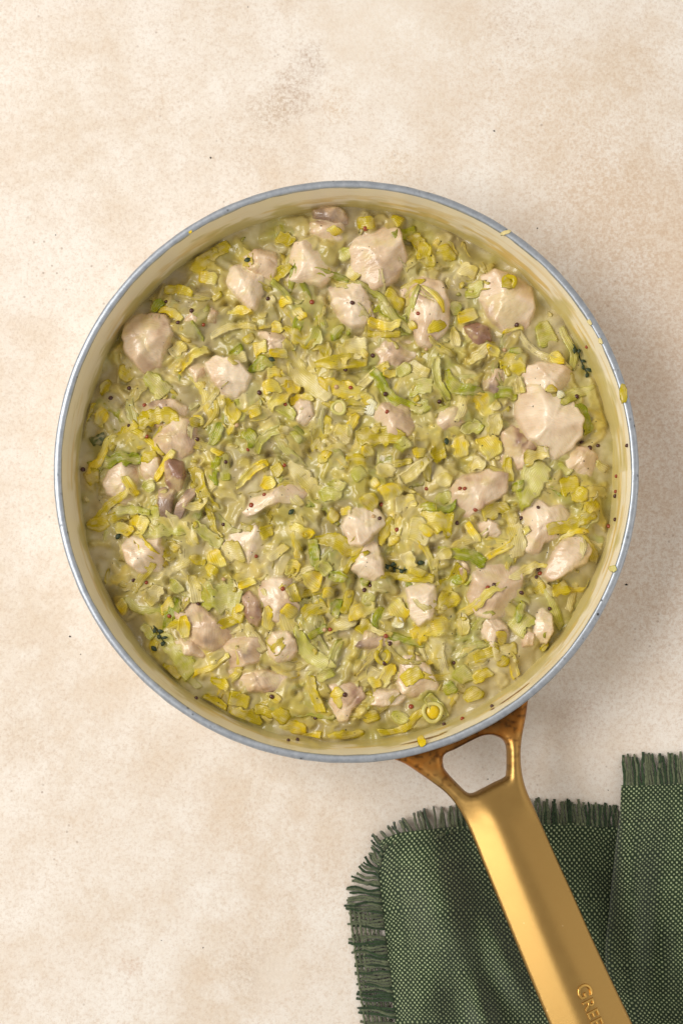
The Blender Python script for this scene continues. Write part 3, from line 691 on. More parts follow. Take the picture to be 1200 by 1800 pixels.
# ------------------------------------------------------------------ leeks
PAL = {'Y': ((226, 194, 14), (222, 204, 104)), 'O': ((188, 166, 6), (208, 184, 46)), 'G': ((140, 147, 6), (170, 165, 26)),
       'P': ((230, 212, 148), (212, 190, 88)), 'L': ((204, 194, 112), (178, 172, 62)), 'W': ((240, 234, 206), (232, 222, 170)), 'D': ((70, 84, 46), (96, 104, 52))}
NAMES = {'Y': 'bright yellow', 'O': 'olive yellow', 'G': 'fresh green', 'P': 'cream coloured', 'L': 'pale translucent green', 'W': 'nearly white', 'D': 'dark green'}
def pick(c, r_):
    v = fbm(c[0:1], c[1:2], 17, 2, 140)[0] + r_.normal(0, 0.22)
    for lim, k in ((-0.42, 'G'), (-0.16, 'O'), (-0.02, 'L'), (0.12, 'O'), (0.30, 'P'), (0.62, 'Y')):
        if v < lim: return k
    return 'P'
def leek_geom(p0, p1, width, bend, colkey, r_, lift=0.7, frill=0.0, Hs=None, thick=0.55, res=1.0):
    """curved strip in mm; returns V,F,cols,uv and fine top samples"""
    p0 = np.asarray(p0, float); p1 = np.asarray(p1, float)
    L = np.hypot(*(p1 - p0)); T = (p1 - p0) / (L + 1e-6); N = np.array([-T[1], T[0]])
    nu = int(np.clip(L / res, 4, 30)); nv = int(np.clip(width / (res * 0.9), 3, 10))
    sk0, sk1 = r_.uniform(-.22, .22, 2); tp0, tp1 = r_.uniform(0.72, 1.05, 2)
    rl0, rl1 = r_.uniform(-1, 1, 2) * min(0.55, 1.5 / width); cup = r_.uniform(-1.0, 1.5) * min(1.0, width / 5)
    form = r_.random(); edge_n = r_.uniform(0.15, 0.45)
    lfreq = r_.uniform(2.5, 4.5); ph = r_.uniform(0, 6.28)
    wavy = (r_.uniform(0.5, 1.6) if L > 2.6 * width else 0.0); wf = r_.uniform(0.16, 0.34)
    arch = r_.uniform(0.0, 0.9); sd = r_.integers(0, 400)
    def surf(u, v):
        # u 0..1, v -1..1
        w = width * 0.5 * (tp0 + (tp1 - tp0) * u) * ((1 - 0.3 * (2 * u - 1) ** 8) if form < 0.62 else (np.sin(np.pi * np.clip(0.06 + 0.86 * u ** (0.6 + form * 0.8), 0, 1)) ** 0.6 * 1.1))
        roll = rl0 + (rl1 - rl0) * u
        s = u + v * (sk0 * (1 - u) + sk1 * u) * width / max(L, 1) * 0.5
        w = w * (1 + edge_n * vn(s * L, v * 2 + 7, 2.0, sd + 1) + 0.1 * vn(s * L, v * 3, 0.9, sd + 2))
        x = p0[0] + T[0] * s * L + N[0] * (v * w + bend * 4 * u * (1 - u) + wavy * np.sin(wf * s * L + ph))
        y = p0[1] + T[1] * s * L + N[1] * (v * w + bend * 4 * u * (1 - u) + wavy * np.sin(wf * s * L + ph))
        fr = np.minimum(1.0, 133.4 / np.maximum(np.hypot(x, y), 1e-6)); x = x * fr; y = y * fr      # stay inside the pan wall
        zc = cup * v * v + roll * v * w + arch * 4 * u * (1 - u) * 0.7
        zc = zc + frill * np.sin(lfreq * u * L / 6 + ph + 2 * v) * np.abs(v) ** 1.5
        zc = zc + 0.6 * vn(s * L, v * w, 3.6, sd) + 0.2 * vn(s * L, v * w, 1.6, sd + 4)
        return x, y, zc
    def full(u, v):
        x, y, zc = surf(u, v)
        xm, ym, _ = surf(u, 0 * v)
        b = 0.4 * sample(Hs, x, y) + 0.6 * sample(Hs, xm, ym)
        return x, y, b + lift + zc
    uu, vv = np.meshgrid(np.linspace(0, 1, nu), np.linspace(-1, 1, nv), indexing='ij')
    X, Y, Z = full(uu, vv)
    ed = 1 - 0.5 * (np.abs(vv) > 0.99)
    top = np.stack([X, Y, Z], -1).reshape(-1, 3)
    bot = top.copy(); bot[:, 2] -= thick
    cx = top[:, :2].mean(0)
    bot[:, :2] = cx + (bot[:, :2] - cx) * 0.97
    V = np.vstack([top, bot]); n = nu * nv
    i = np.arange(nu - 1)[:, None]; j = np.arange(nv - 1)[None, :]
    F = np.stack([i * nv + j, (i + 1) * nv + j, (i + 1) * nv + j + 1, i * nv + j + 1], -1).reshape(-1, 4)
    B = F[:, ::-1] + n
    loop = [a * nv for a in range(nu)] + [(nu - 1) * nv + b for b in range(1, nv)] + [a * nv + nv - 1 for a in range(nu - 2, -1, -1)] + [b for b in range(nv - 2, 0, -1)]
    loop = np.array(loop); nx_ = np.roll(loop, -1)
    Sd = np.stack([nx_, loop, loop + n, nx_ + n], -1)
    ca, cb = lin(PAL[colkey][0]), lin(PAL[colkey][1])
    jit = 1 + r_.uniform(-0.10, 0.10)
    flip = r_.random() < 0.5
    def colour(u, v):
        t = u if not flip else 1 - u
        t = sstep(0.1, 0.95, t + 0.35 * vn(u * 4, v * 2, 1.0, sd + 5))
        c = ca + (cb - ca) * t[..., None]
        c = c + (SAUCE_C - c) * (sstep(0.1, 0.8, vn(u * L, v * width, 3.5, sd + 8)) * 0.4)[..., None]
        return c * jit
    cols = colour(uu.ravel(), vv.ravel())
    cols = np.vstack([cols, cols * 0.9])
    uv = np.stack([uu.ravel() * L * 0.05, vv.ravel() * width * 0.5 * 0.32], -1)
    uv = np.vstack([uv, uv])
    fu, fv = np.meshgrid(np.linspace(0, 1, int(L / g * 1.6) + 3), np.linspace(-1, 1, int(width / g * 1.6) + 3), indexing='ij')
    FX, FY, FZ = full(fu, fv)
    return V, np.vstack([F, B, Sd]), cols, uv, (FX.ravel(), FY.ravel(), FZ.ravel(), colour(fu.ravel(), fv.ravel()))
def stamp(fs):
    x, y, z, c = fs
    i, j = gi(x), gi(y)
    o = np.argsort(z)
    i, j, z, c = i[o], j[o], z[o], c[o]
    up = z > H[i, j]
    H[i[up], j[up]] = z[up]; CM[i[up], j[up]] = c[up]


# ---- leeks wholly coated in sauce: lumps of the sauce surface itself
def lumps(count, lo, hi, lift, seed):
    Hs = blur(H, 2.0 / g)
    r_ = np.random.default_rng(seed)
    k = 0
    while k < count:
        rr = 131 * math.sqrt(r_.random()); a = r_.uniform(0, 6.283)
        c = np.array([rr * math.cos(a), rr * math.sin(a)])
        if fbm(c[0:1], c[1:2], 26, 2, 71)[0] < r_.uniform(-0.9, 0.0): continue
        L = r_.uniform(lo, hi); w = r_.uniform(3.0, 7.5); t = fbm(c[0:1], c[1:2], 34, 2, 141)[0] * 4 + r_.normal(0, 0.6)
        dv = np.array([math.cos(t), math.sin(t)]) * L / 2
        key = pick(c, r_)
        fs = leek_geom(c - dv, c + dv, w, r_.uniform(-2, 2), key, r_, lift + r_.uniform(-0.6, 0.5), 0.4, Hs, 0.4, 1.5)[4]
        stamp(fs); k += 1
lumps(300, 10.0, 28.0, 1.7, 301)
lumps(330, 6.0, 18.0, 1.5, 302)
S0 = np.maximum(S0, blur(H, 0.42 / g) + 0.1)
_cr = fbm(GX, GY, 17, 3, 33)
crease = np.exp(-(_cr / 0.035) ** 2) * sstep(-0.2, 0.3, vn(GX, GY, 21, 34))
_cr = fbm(GX, GY, 12, 2, 36)
crease = np.maximum(crease, np.exp(-(_cr / 0.04) ** 2) * sstep(-0.05, 0.4, vn(GX, GY, 17, 37))) * sstep(130, 118, rad)
S0 = S0 - 6.5 * blur(crease, 0.5 / g)
C0 = C0 + (np.stack([blur(CM[..., q], 0.5 / g) for q in range(3)], -1) - C0) * (0.34 + 0.34 * n2)
H = S0.copy(); CM = C0.copy()
S0B = blur(S0, 4.0 / g)

# ------------------------------------------------------------------ chicken
CHW = []                      # world centre and radius for labels
def chaikin(P, n=2):
    for _ in range(n):
        Q = np.roll(P, -1, 0)
        P = np.stack([0.75 * P + 0.25 * Q, 0.25 * P + 0.75 * Q], 1).reshape(-1, 2)
    return P
def make_chicken(k, ref, label, poly, rise, tone, sunk):
    zc = ZS + rise * 0.6
    W = np.array([at(px, py, zc)[:2] for px, py in poly])
    W = np.concatenate([a + (b - a) * np.linspace(0, 1, 10, endpoint=False)[:, None] for a, b in zip(W, np.roll(W, -1, 0))])
    W = W.mean(0) + (W - W.mean(0)) * 1.17
    c = np.array([W[:, 0].mean(), W[:, 1].mean()])
    q = W - c
    th = np.arctan2(q[:, 1], q[:, 0]); o = np.argsort(th)
    NA = 72
    ta = -np.pi + (np.arange(NA) + 0.5) * 2 * np.pi / NA
    R = np.interp(ta, th[o], np.hypot(*q[o].T), period=2 * np.pi)
    R = R * (1 + 0.05 * vn(np.cos(ta) * 5, np.sin(ta) * 5, 1.0, k + 40))
    Rm = R.mean()
    r_ = np.random.default_rng(100 + k)
    planes = []
    nf = r_.integers(3, 5)
    a0 = r_.uniform(0, 6.28)
    for f in range(nf):
        a = a0 + f * 6.283 / nf + r_.uniform(-.4, .4)
        planes.append((math.cos(a), math.sin(a), r_.uniform(0.45, 1.15), r_.uniform(-0.8, 1.2)))
    tilt = r_.uniform(-0.16, 0.16, 2)
    zb = float(sample(S0B, c[0:1], c[1:2])[0]) - 0.6
    def hfun(x, y):
        dx, dy = x - c[0], y - c[1]
        t = np.arctan2(dy, dx); rr = np.hypot(dx, dy)
        Rt = np.interp(t, ta, R, period=2 * np.pi)
        d = Rt - rr
        tops = [np.full_like(dx, rise) + tilt[0] * dx + tilt[1] * dy]
        for (nx, ny, s, off) in planes:
            tops.append(rise + off - s * (nx * dx + ny * dy - 0.22 * Rm))
        e = np.stack(tops); kk = 0.34
        z = -kk * np.log(np.exp(-e / kk).sum(0))
        z = np.minimum(z, rise + 2.0)
        rad_e = min(1.7, Rm * 0.34)
        ed = np.sqrt(np.clip(1 - (1 - np.clip(d / rad_e, 0, 1)) ** 2, 0, 1))
        z = z + 0.5 * vn(x, y, 6.5, k) + 0.28 * vn(x, y, 2.6, k + 3) + 0.13 * vn(x, y, 1.1, k + 5) + 0.30 * vn((dx * math.cos(a0) + dy * math.sin(a0)) * 0.22, -dx * math.sin(a0) + dy * math.cos(a0), 1.5, k + 6)
        # a torn seam across the piece
        s_ = dx * math.cos(a0) + dy * math.sin(a0) + 1.2 * vn(x, y, 4, k + 9) - 0.2 * Rm
        z = z - 0.7 * np.exp(-(s_ / 0.6) ** 2) * (1 if Rm > 8 and k % 3 == 0 else 0)
        low = -1.8
        return zb + low + (np.maximum(z, -1.0) - low) * ed, d
    NR = 20
    rho = np.sin(np.linspace(0, 1, NR) * np.pi / 2) ** 0.9
    rr = rho[None, :] * R[:, None]
    X = c[0] + rr * np.cos(ta)[:, None]; Y = c[1] + rr * np.sin(ta)[:, None]
    Z, _ = hfun(X, Y)
    Xb = c[0] + 0.80 * R * np.cos(ta); Yb = c[1] + 0.80 * R * np.sin(ta)
    X = np.concatenate([X, Xb[:, None]], 1); Y = np.concatenate([Y, Yb[:, None]], 1)
    Z = np.concatenate([Z, np.full((NA, 1), ZS - 14.0)], 1)
    m = NR + 1
    V = np.stack([X, Y, Z], -1).reshape(-1, 3)
    i = np.arange(NA)[:, None]; j = np.arange(1, m - 1)[None, :]; i2 = (i + 1) % NA
    F = np.stack([i * m + j, i * m + j + 1, i2 * m + j + 1, i2 * m + j], -1).reshape(-1, 4)
    V[:, :2] *= np.minimum(1.0, (133.6 - 0.12 * np.maximum(0, 37 - V[:, 2])) / np.maximum(np.hypot(V[:, 0], V[:, 1]), 1e-6))[:, None]
    ctr = len(V); zc0 = Z[:, 0].mean()
    V = np.vstack([V, [c[0], c[1], zc0], [c[0], c[1], ZS - 14.0]])
    ii = np.arange(NA)
    T1 = np.stack([np.full(NA, ctr), ii * m + 1, ((ii + 1) % NA) * m + 1], -1)
    T2 = np.stack([np.full(NA, ctr + 1), ((ii + 1) % NA) * m + m - 1, ii * m + m - 1], -1)
    # vertices j=0 collapse to the centre: move them there (unused)
    def colour(x, y):
        pale = lin((242, 220, 188)); mid = lin((212, 180, 142)); mauve = lin((146, 120, 100)); brown = lin((148, 108, 84)); wash = lin((222, 200, 140))
        f = np.clip(tone + 0.06 + 0.6 * fbm(x, y, 8, 3, k + 60), 0, 1.2)
        col = pale + (mid - pale) * np.clip(f * 1.6, 0, 1)[..., None]
        col = col + ((mauve if k % 3 else brown) - col) * sstep(0.5, 1.05, f)[..., None]
        w = sstep(0.15, 0.6, fbm(x, y, 6, 3, k + 80) + 0.45 * sunk)
        return col + (wash - col) * (w * 0.55)[..., None]
    cols = colour(V[:, 0], V[:, 1])
    a = r_.uniform(0, np.pi)
    u = (V[:, 0] - c[0]) * math.cos(a) + (V[:, 1] - c[1]) * math.sin(a)
    v = -(V[:, 0] - c[0]) * math.sin(a) + (V[:, 1] - c[1]) * math.cos(a)
    uv = np.stack([u * 0.004, v * 0.022 + V[:, 2] * 0.01], -1)
    ob = mesh_np('chicken_chunk', V, [F, T1, T2], M_CHICK, None, cols, True, uv, origin=(c[0], c[1], ZS))
    tag(ob, label, 'chicken', 'chicken chunks in the sauce')
    # into the height map
    x0, x1 = gi(c[0] - R.max() - 1), gi(c[0] + R.max() + 1); y0, y1 = gi(c[1] - R.max() - 1), gi(c[1] + R.max() + 1)
    sx, sy = GX[x0:x1, y0:y1], GY[x0:x1, y0:y1]
    hz_, d = hfun(sx, sy)
    up = (d > 0) & (hz_ > H[x0:x1, y0:y1])
    H[x0:x1, y0:y1] = np.where(up, hz_, H[x0:x1, y0:y1])
    cc = colour(sx, sy)
    CM[x0:x1, y0:y1] = np.where(up[..., None], cc, CM[x0:x1, y0:y1])
    CHW.append((c[0], c[1], R.mean(), ref))
for k, (ref, label, poly, rise, tone, sunk) in enumerate(CH):
    make_chicken(k, ref, label, poly, rise * 1.2 + 0.5, tone, sunk)

CHK = np.zeros_like(H)
for (cx, cy, R_, ref), (_, _, _, rise, tone, sunk) in zip(CHW, CH):
    CHK = np.maximum(CHK, (0.75 - 1.1 * sunk) * sstep(1.45, 1.15, np.hypot(GX - cx, GY - cy) / R_))
CHX = np.array([c[:3] for c in CHW])
def bits(count, lo, hi, name, label, lift, mute=0.0):
    """many small chopped leek bits nobody could count, one object"""
    Hs = blur(H, 1.4 / g)
    VV, FF, CC, UU, SS = [], [], [], [], []
    off = 0; r_ = np.random.default_rng(len(name) + count)
    k = 0
    while k < count:
        rr = 132 * math.sqrt(r_.random()); a = r_.uniform(0, 6.283)
        c = np.array([rr * math.cos(a), rr * math.sin(a)])
        if fbm(c[0:1], c[1:2], 22, 2, 70)[0] < r_.uniform(-0.85, 0.05) + 0.5 * max(0, rr / 132 - 0.75): continue
        hh = sample(H, c[0:1], c[1:2])[0]
        if np.min(np.hypot(CHX[:, 0] - c[0], CHX[:, 1] - c[1]) / CHX[:, 2]) < 1.05 and r_.random() < 0.92: continue
        L = r_.uniform(lo, hi); w = L * r_.uniform(0.35, 0.9); t = r_.uniform(0, 3.1416); bnd = r_.uniform(-.5, .5)
        if mute > 0.25 and r_.random() < 0.6: L = r_.uniform(13, 34); w = r_.uniform(2.6, 6.0); bnd = r_.uniform(-4, 4); t = fbm(c[0:1], c[1:2], 34, 2, 141)[0] * 4 + r_.normal(0, 0.6)
        dv = np.array([math.cos(t), math.sin(t)]) * L / 2
        key = pick(c, r_)
        V, F, C, U, fs = leek_geom(c - dv, c + dv, w, bnd, key, r_, lift + r_.uniform(-0.5, 0.5), 0, Hs, 0.32, 1.2)
        C = C + (SAUCE * 1.02 - C) * mute * r_.uniform(0.3, 1.5); fs = fs[:3] + (fs[3] + (SAUCE - fs[3]) * mute,)
        VV.append(V); FF.append(F + off); CC.append(C); UU.append(U); SS.append(fs); off += len(V); k += 1
    for fs in SS: stamp(fs)
    o = mesh_np(name, np.vstack(VV), np.vstack(FF), M_LEEK, None, np.vstack(CC), True, np.vstack(UU))
    tag(o, label, 'leeks', None, 'stuff')
bits(270, 6.0, 13.0, 'leek_bits', 'countless chopped leek bits mixed through the creamy sauce', -0.15, 0.30)

SEEN = {}
def near_phrase(x, y):
    best = None
    for (cx, cy, R, ref) in CHW:
        d = math.hypot(x - cx, y - cy) - R
        if best is None or d < best[0]: best = (d, cx, cy, R, ref)
    d, cx, cy, R, ref = best
    if d < -0.25 * R: return 'lying on the ' + ref
    a = math.degrees(math.atan2(y - cy, x - cx)) % 360
    w = ['right of', 'above and right of', 'above', 'above and left of', 'left of', 'below and left of', 'below', 'below and right of'][int((a + 22.5) // 45) % 8]
    return w + ' the ' + ref
LEEKS = []
def make_leek(x1, y1, x2, y2, w, key, bend, k, hand):
    r_ = np.random.default_rng(5000 + k)
    z = ZS + 3
    p0, p1 = at(x1, y1, z)[:2], at(x2, y2, z)[:2]
    sc = 0.2895
    pm = (p0 + p1) / 2; p0, p1 = pm + (p0 - pm) * 1.15, pm + (p1 - pm) * 1.15
    L = np.hypot(*(p1 - p0)) / sc
    frill = 0.85 if (hand and L > 45 and w > 16) else (0.35 if hand else 0.2)
    V, F, C, U, fs = leek_geom(p0, p1, w * sc * 1.42, bend * sc, key, r_, 1.15 if hand else 0.7, frill, HS, 0.45, 0.85)
    stamp(fs)
    c = (p0 + p1) / 2
    name = 'leek_strip' if L > 2.2 * w else 'leek_piece'
    o = mesh_np(name, V, F, M_LEEK, None, C, True, U, origin=(c[0], c[1], V[:, 2].min()))
    LEEKS.append((o, c, L, w, key))
# random middling pieces first, then the traced ones on top
hand = [tuple(float(t) if i != 5 else t for i, t in enumerate(s.split())) for s in LK.replace('\n', '').split(';') if s.strip()]
N_RANDOM = max(0, 298 - len(hand))
HS = blur(H, 1.6 / g)
k = 0
hc = np.array([((a[0] + a[2]) / 2, (a[1] + a[3]) / 2) for a in hand])
cc_ = np.array([np.mean(c[2], axis=0) for c in CH]); cr_ = np.array([np.ptp(np.array(c[2])[:, 0]) * 0.5 for c in CH])
placed = []
rr_ = np.random.default_rng(77)
tries = 0
while k < N_RANDOM and tries < 20000:
    tries += 1
    a = rr_.uniform(0, 6.283); r0 = 440 * math.sqrt(rr_.random())
    x, y = 604 + r0 * math.cos(a), 838 + r0 * math.sin(a)
    if np.min(np.hypot(hc[:, 0] - x, hc[:, 1] - y)) < 22: continue
    if np.min(np.hypot(cc_[:, 0] - x, cc_[:, 1] - y) / cr_) < 1.0: continue
    if placed and min(math.hypot(x - p[0], y - p[1]) for p in placed) < 22: continue
    placed.append((x, y))
    L = rr_.uniform(34, 84); w = rr_.uniform(9, 20); t = rr_.uniform(0, 3.14)
    make_leek(x - L / 2 * math.cos(t), y - L / 2 * math.sin(t), x + L / 2 * math.cos(t), y + L / 2 * math.sin(t), w, rr_.choice(list('YOGPL'), p=[.16, .34, .14, .14, .22]), rr_.uniform(-3, 3), 600 + k, False)
    k += 1
H_before = H.copy()
HS = blur(H, 1.3 / g)
order = sorted(range(len(hand)), key=lambda i: -hand[i][4] * math.hypot(hand[i][2] - hand[i][0], hand[i][3] - hand[i][1]))
for q, i in enumerate(order):
    if q == 70 or q == 140: HS = blur(H, 1.2 / g)
    make_leek(*hand[i], i, True)
HAND = (H > H_before + 0.02).astype(float)
# small bits scattered on top of everything
bits(70, 2.0, 3.8, 'leek_crumbs', 'loose tiny leek crumbs scattered over the strips', 0.3, 0.2)

# labels for leeks: colour, shape, neighbour; equal ones ranked by size
def leek_label(L, w, key, c):
    shape = 'strip' if L > 2.2 * w else ('leaf' if w > 24 else ('chip' if L < 22 else 'piece'))
    return f'{NAMES[key]} leek {shape} {near_phrase(*c)}'
grp = {}
for rec in LEEKS:
    grp.setdefault(leek_label(rec[2], rec[3], rec[4], rec[1]), []).append(rec)
for lab, rs in grp.items():
    if len(rs) == 1: words = ['']
    else:
        rs.sort(key=lambda r: -r[2] * r[3])
        words = ['larger ', 'smaller '] if len(rs) == 2 else ['largest '] + (['middle sized '] if len(rs) == 3 else ['second largest ', 'third largest ', 'fourth largest ', 'fifth largest '][:len(rs) - 2]) + ['smallest ']
    for r, w in zip(rs, words):
        t = (w + lab).split()
        tag(r[0], ' '.join(t[:16]), 'leek', 'chopped leeks in the sauce')

# leek rings: a round slice standing in the sauce and a curled ring
def leek_ring(px, py, ro, ri, key, label, core=None):
    c = at(px, py, ZS + 2)[:2]; sc = 0.29
    n, m = 40, 10
    th = np.arange(n) * 2 * np.pi / n; ph = np.arange(m) * 2 * np.pi / m
    Rm, rm = (ro + ri) / 2 * sc, (ro - ri) / 2 * sc
    wob = 1 + 0.06 * np.sin(3 * th + px)
    X = c[0] + (Rm * wob[:, None] + rm * np.cos(ph)[None, :]) * np.cos(th)[:, None]
    Y = c[1] + (Rm * wob[:, None] + rm * np.cos(ph)[None, :]) * np.sin(th)[:, None]
    b = sample(HS, c[0:1], c[1:2])[0] + 0.9
    Z = b + np.sin(ph)[None, :] * 0.8 * np.ones((n, 1)) + 0.3 * np.sin(2 * th + 1)[:, None]
    i = np.arange(n)[:, None]; j = np.arange(m)[None, :]
    F = np.stack([i * m + j, ((i + 1) % n) * m + j, ((i + 1) % n) * m + (j + 1) % m, i * m + (j + 1) % m], -1).reshape(-1, 4)
    V = np.stack([X, Y, Z], -1).reshape(-1, 3)
    cols = np.tile(lin(PAL[key][0]), (len(V), 1)) * (1 + 0.12 * vn(V[:, 0], V[:, 1], 1.5, 3))[:, None]
    o = mesh_np('leek_ring', V, F, M_LEEK, None, cols, True, np.zeros((len(V), 2)), origin=(c[0], c[1], b))
    tag(o, label, 'leek', 'chopped leeks in the sauce')
    stamp((V[:, 0], V[:, 1], V[:, 2], cols))
    if core:
        n2 = 6
        rr = np.linspace(0.02, 1, n2)
        X = c[0] + core[0] * sc * rr[None, :] * np.cos(th)[:, None]; Y = c[1] + core[0] * sc * rr[None, :] * np.sin(th)[:, None]
        Z = b + 0.5 - 1.2 * rr[None, :] ** 3 + 0 * X
        V = np.stack([X, Y, Z], -1).reshape(-1, 3)
        j = np.arange(n2 - 1)[None, :]
        F = np.stack([i * n2 + j, i * n2 + j + 1, ((i + 1) % n) * n2 + j + 1, ((i + 1) % n) * n2 + j], -1).reshape(-1, 4)
        cl = np.tile(lin(PAL[core[1]][0]), (len(V), 1))
        q = mesh_np('core', V - np.array([c[0], c[1], b]), F, M_LEEK, o, cl, True, np.zeros((len(V), 2)))
        stamp((V[:, 0], V[:, 1], V[:, 2], cl))
leek_ring(760, 1252, 19, 12, 'L', 'round leek slice with a bright yellow core near the bottom wall', (12, 'Y'))
leek_ring(672, 1153, 15, 7, 'O', 'small curled green leek ring below the centre')
leek_ring(892, 500, 14, 5, 'O', 'small olive leek ring on the lump at one o\'clock')
leek_ring(595, 718, 14, 8, 'L', 'pearly round leek bulb just above the centre', (13, 'P'))

# ------------------------------------------------------------------ herbs
M_HERB = plain('dark_herb', (46, 60, 26), 0.5, 0.05)
def herb_leaf(c, ang, L, w, z, parent, r_, origin):
    nu, nv = 7, 3
    u, v = np.meshgrid(np.linspace(0, 1, nu), np.linspace(-1, 1, nv), indexing='ij')
    ww = w * np.sin(np.pi * (0.06 + 0.9 * u)) * v
    x = c[0] + math.cos(ang) * u * L - math.sin(ang) * ww; y = c[1] + math.sin(ang) * u * L + math.cos(ang) * ww
    zz = z + 0.5 * (v * v) + 0.6 * np.sin(u * 3) + r_.uniform(-.2, .3)
    V = np.stack([x, y, zz], -1).reshape(-1, 3)
    b = V.copy(); b[:, 2] -= 0.25; n = len(V)
    i = np.arange(nu - 1)[:, None]; j = np.arange(nv - 1)[None, :]
    F = np.stack([i * nv + j, (i + 1) * nv + j, (i + 1) * nv + j + 1, i * nv + j + 1], -1).reshape(-1, 4)
    loop = np.array([a * nv for a in range(nu)] + [(nu - 1) * nv + 1] + [a * nv + 2 for a in range(nu - 1, -1, -1)] + [1])
    S = np.stack([np.roll(loop, -1), loop, loop + n, np.roll(loop, -1) + n], -1)
    o = np.array(origin)
    return mesh_np('herb_leaf', np.vstack([V, b]) - (o if parent else 0), np.vstack([F, F[:, ::-1] + n, S]), M_HERB, parent, None, True, None, None if parent else (c[0], c[1], z))
def sprig(x1, y1, x2, y2, nl, label):
    r_ = np.random.default_rng(int(x1 + y1))
    a, b = at(x1, y1, ZS + 2)[:2], at(x2, y2, ZS + 2)[:2]
    za = sample(H, a[0:1], a[1:2])[0] + 0.3
    e = empty('herb_sprig', Vector((a[0] * MM, a[1] * MM, za * MM)))
    tag(e, label, 'herb', 'dark thyme herbs in the sauce')
    org = (a[0], a[1], za)
    d = b - a; ang = math.atan2(d[1], d[0]); L = np.hypot(*d)
    pts = [(a[0] + d[0] * t + 0.5 * math.sin(t * 6), a[1] + d[1] * t, sample(H, np.array([a[0] + d[0] * t]), np.array([a[1] + d[1] * t]))[0] + 0.35) for t in np.linspace(0, 1, 8)]
    o = tube(pts, 0.28, M_HERB, 'stem', e, org)
    for q in range(nl):
        t = (q + 0.5) / nl; c = a + d * t
        z = sample(H, c[0:1], c[1:2])[0] + 0.5
        herb_leaf(c, ang + (1 if q % 2 else -1) * r_.uniform(0.5, 1.2), r_.uniform(2.2, 4.2), r_.uniform(0.7, 1.2), z, e, r_, org)
def tube(pts, r, mat, name, parent, origin, sides=6, cols=None, taper=None):
    P = np.array(pts, float); n = len(P)
    T = np.gradient(P, axis=0); T /= np.linalg.norm(T, axis=1)[:, None] + 1e-9
    upv = np.array([0, 0, 1.0]); A = np.cross(T, upv); A /= np.linalg.norm(A, axis=1)[:, None] + 1e-9; B = np.cross(A, T)
    ph = np.arange(sides) * 2 * np.pi / sides
    rr = np.full(n, r) if np.isscalar(r) else np.asarray(r)
    V = P[:, None, :] + rr[:, None, None] * (np.cos(ph)[None, :, None] * A[:, None, :] + np.sin(ph)[None, :, None] * B[:, None, :])
    V = V.reshape(-1, 3)
    i = np.arange(n - 1)[:, None]; j = np.arange(sides)[None, :]
    F = np.stack([i * sides + j, i * sides + (j + 1) % sides, (i + 1) * sides + (j + 1) % sides, (i + 1) * sides + j], -1).reshape(-1, 4)
    V = np.vstack([V, P[0], P[-1]]); k = n * sides; jj = np.arange(sides)
    C1 = np.stack([np.full(sides, k), (jj + 1) % sides, jj], -1)
    C2 = np.stack([np.full(sides, k + 1), (n - 1) * sides + jj, (n - 1) * sides + (jj + 1) % sides], -1)
    c = None if cols is None else np.tile(cols, (len(V), 1))
    return mesh_np(name, V - np.array(origin), [F, C1, C2], mat, parent, c)
sprig(1008, 604, 1036, 658, 7, 'dark green thyme sprig stuck to the upper right pan wall')
sprig(270, 1100, 292, 1130, 5, 'dark thyme tuft near the lower left wall beside the mauve chunk')
sprig(676, 992, 712, 1004, 6, 'dark thyme tuft right of the triangular piece at the centre')
for (x, y, a, lab) in ((717, 798, .3, 'tiny dark herb leaf right of the ringed piece above centre'), (785, 782, 1.7, 'tiny upright dark herb leaf left of yellow leek squares'),
                       (508, 905, .8, 'tiny dark herb leaf below the winged chunk'), (430, 461, .2, 'tiny dark herb leaf on the brown capped chunk at eleven o\'clock'),
                       (473, 633, -.4, 'tiny dark herb leaf under yellow chips upper left of centre'), (732, 990, .1, 'tiny dark herb leaf right of the central thyme tuft'),
                       (205, 948, 1.0, 'tiny dark herb leaf left of the rounded chunk at the left wall'), (266, 1136, -.7, 'tiny dark herb leaf below the lower left thyme tuft')):
    c = at(x, y, ZS + 2)[:2]
    o = herb_leaf(c, a, 3.6, 1.2, sample(H, c[0:1], c[1:2])[0] + 0.35, None, np.random.default_rng(int(x)), (0, 0, 0))
    tag(o, lab, 'herb', 'dark thyme herbs in the sauce')

# ------------------------------------------------------------------ sauce
Hn = H.copy()
B1 = blur(Hn, 1.25 / g); B2 = blur(Hn, 2.6 / g)
film = 0.50 * fbm(GX, GY, 5.5, 2, 50) + 0.40 * vn(GX, GY, 13, 53)
film = film - 0.26 * blur(HAND, 0.8) - CHK
S = np.maximum(S0, np.maximum(B1 - 0.26 + 1.0 * film, B2 - 1.5 + 0.9 * film))
S = np.minimum(S, Hn + 0.55 + 0.3 * vn(GX, GY, 3, 55))
S = np.maximum(S, S0 - 0.2)
S = blur(S, 1.3)
S += 0.06 * vn(GX, GY, 2.4, 56)
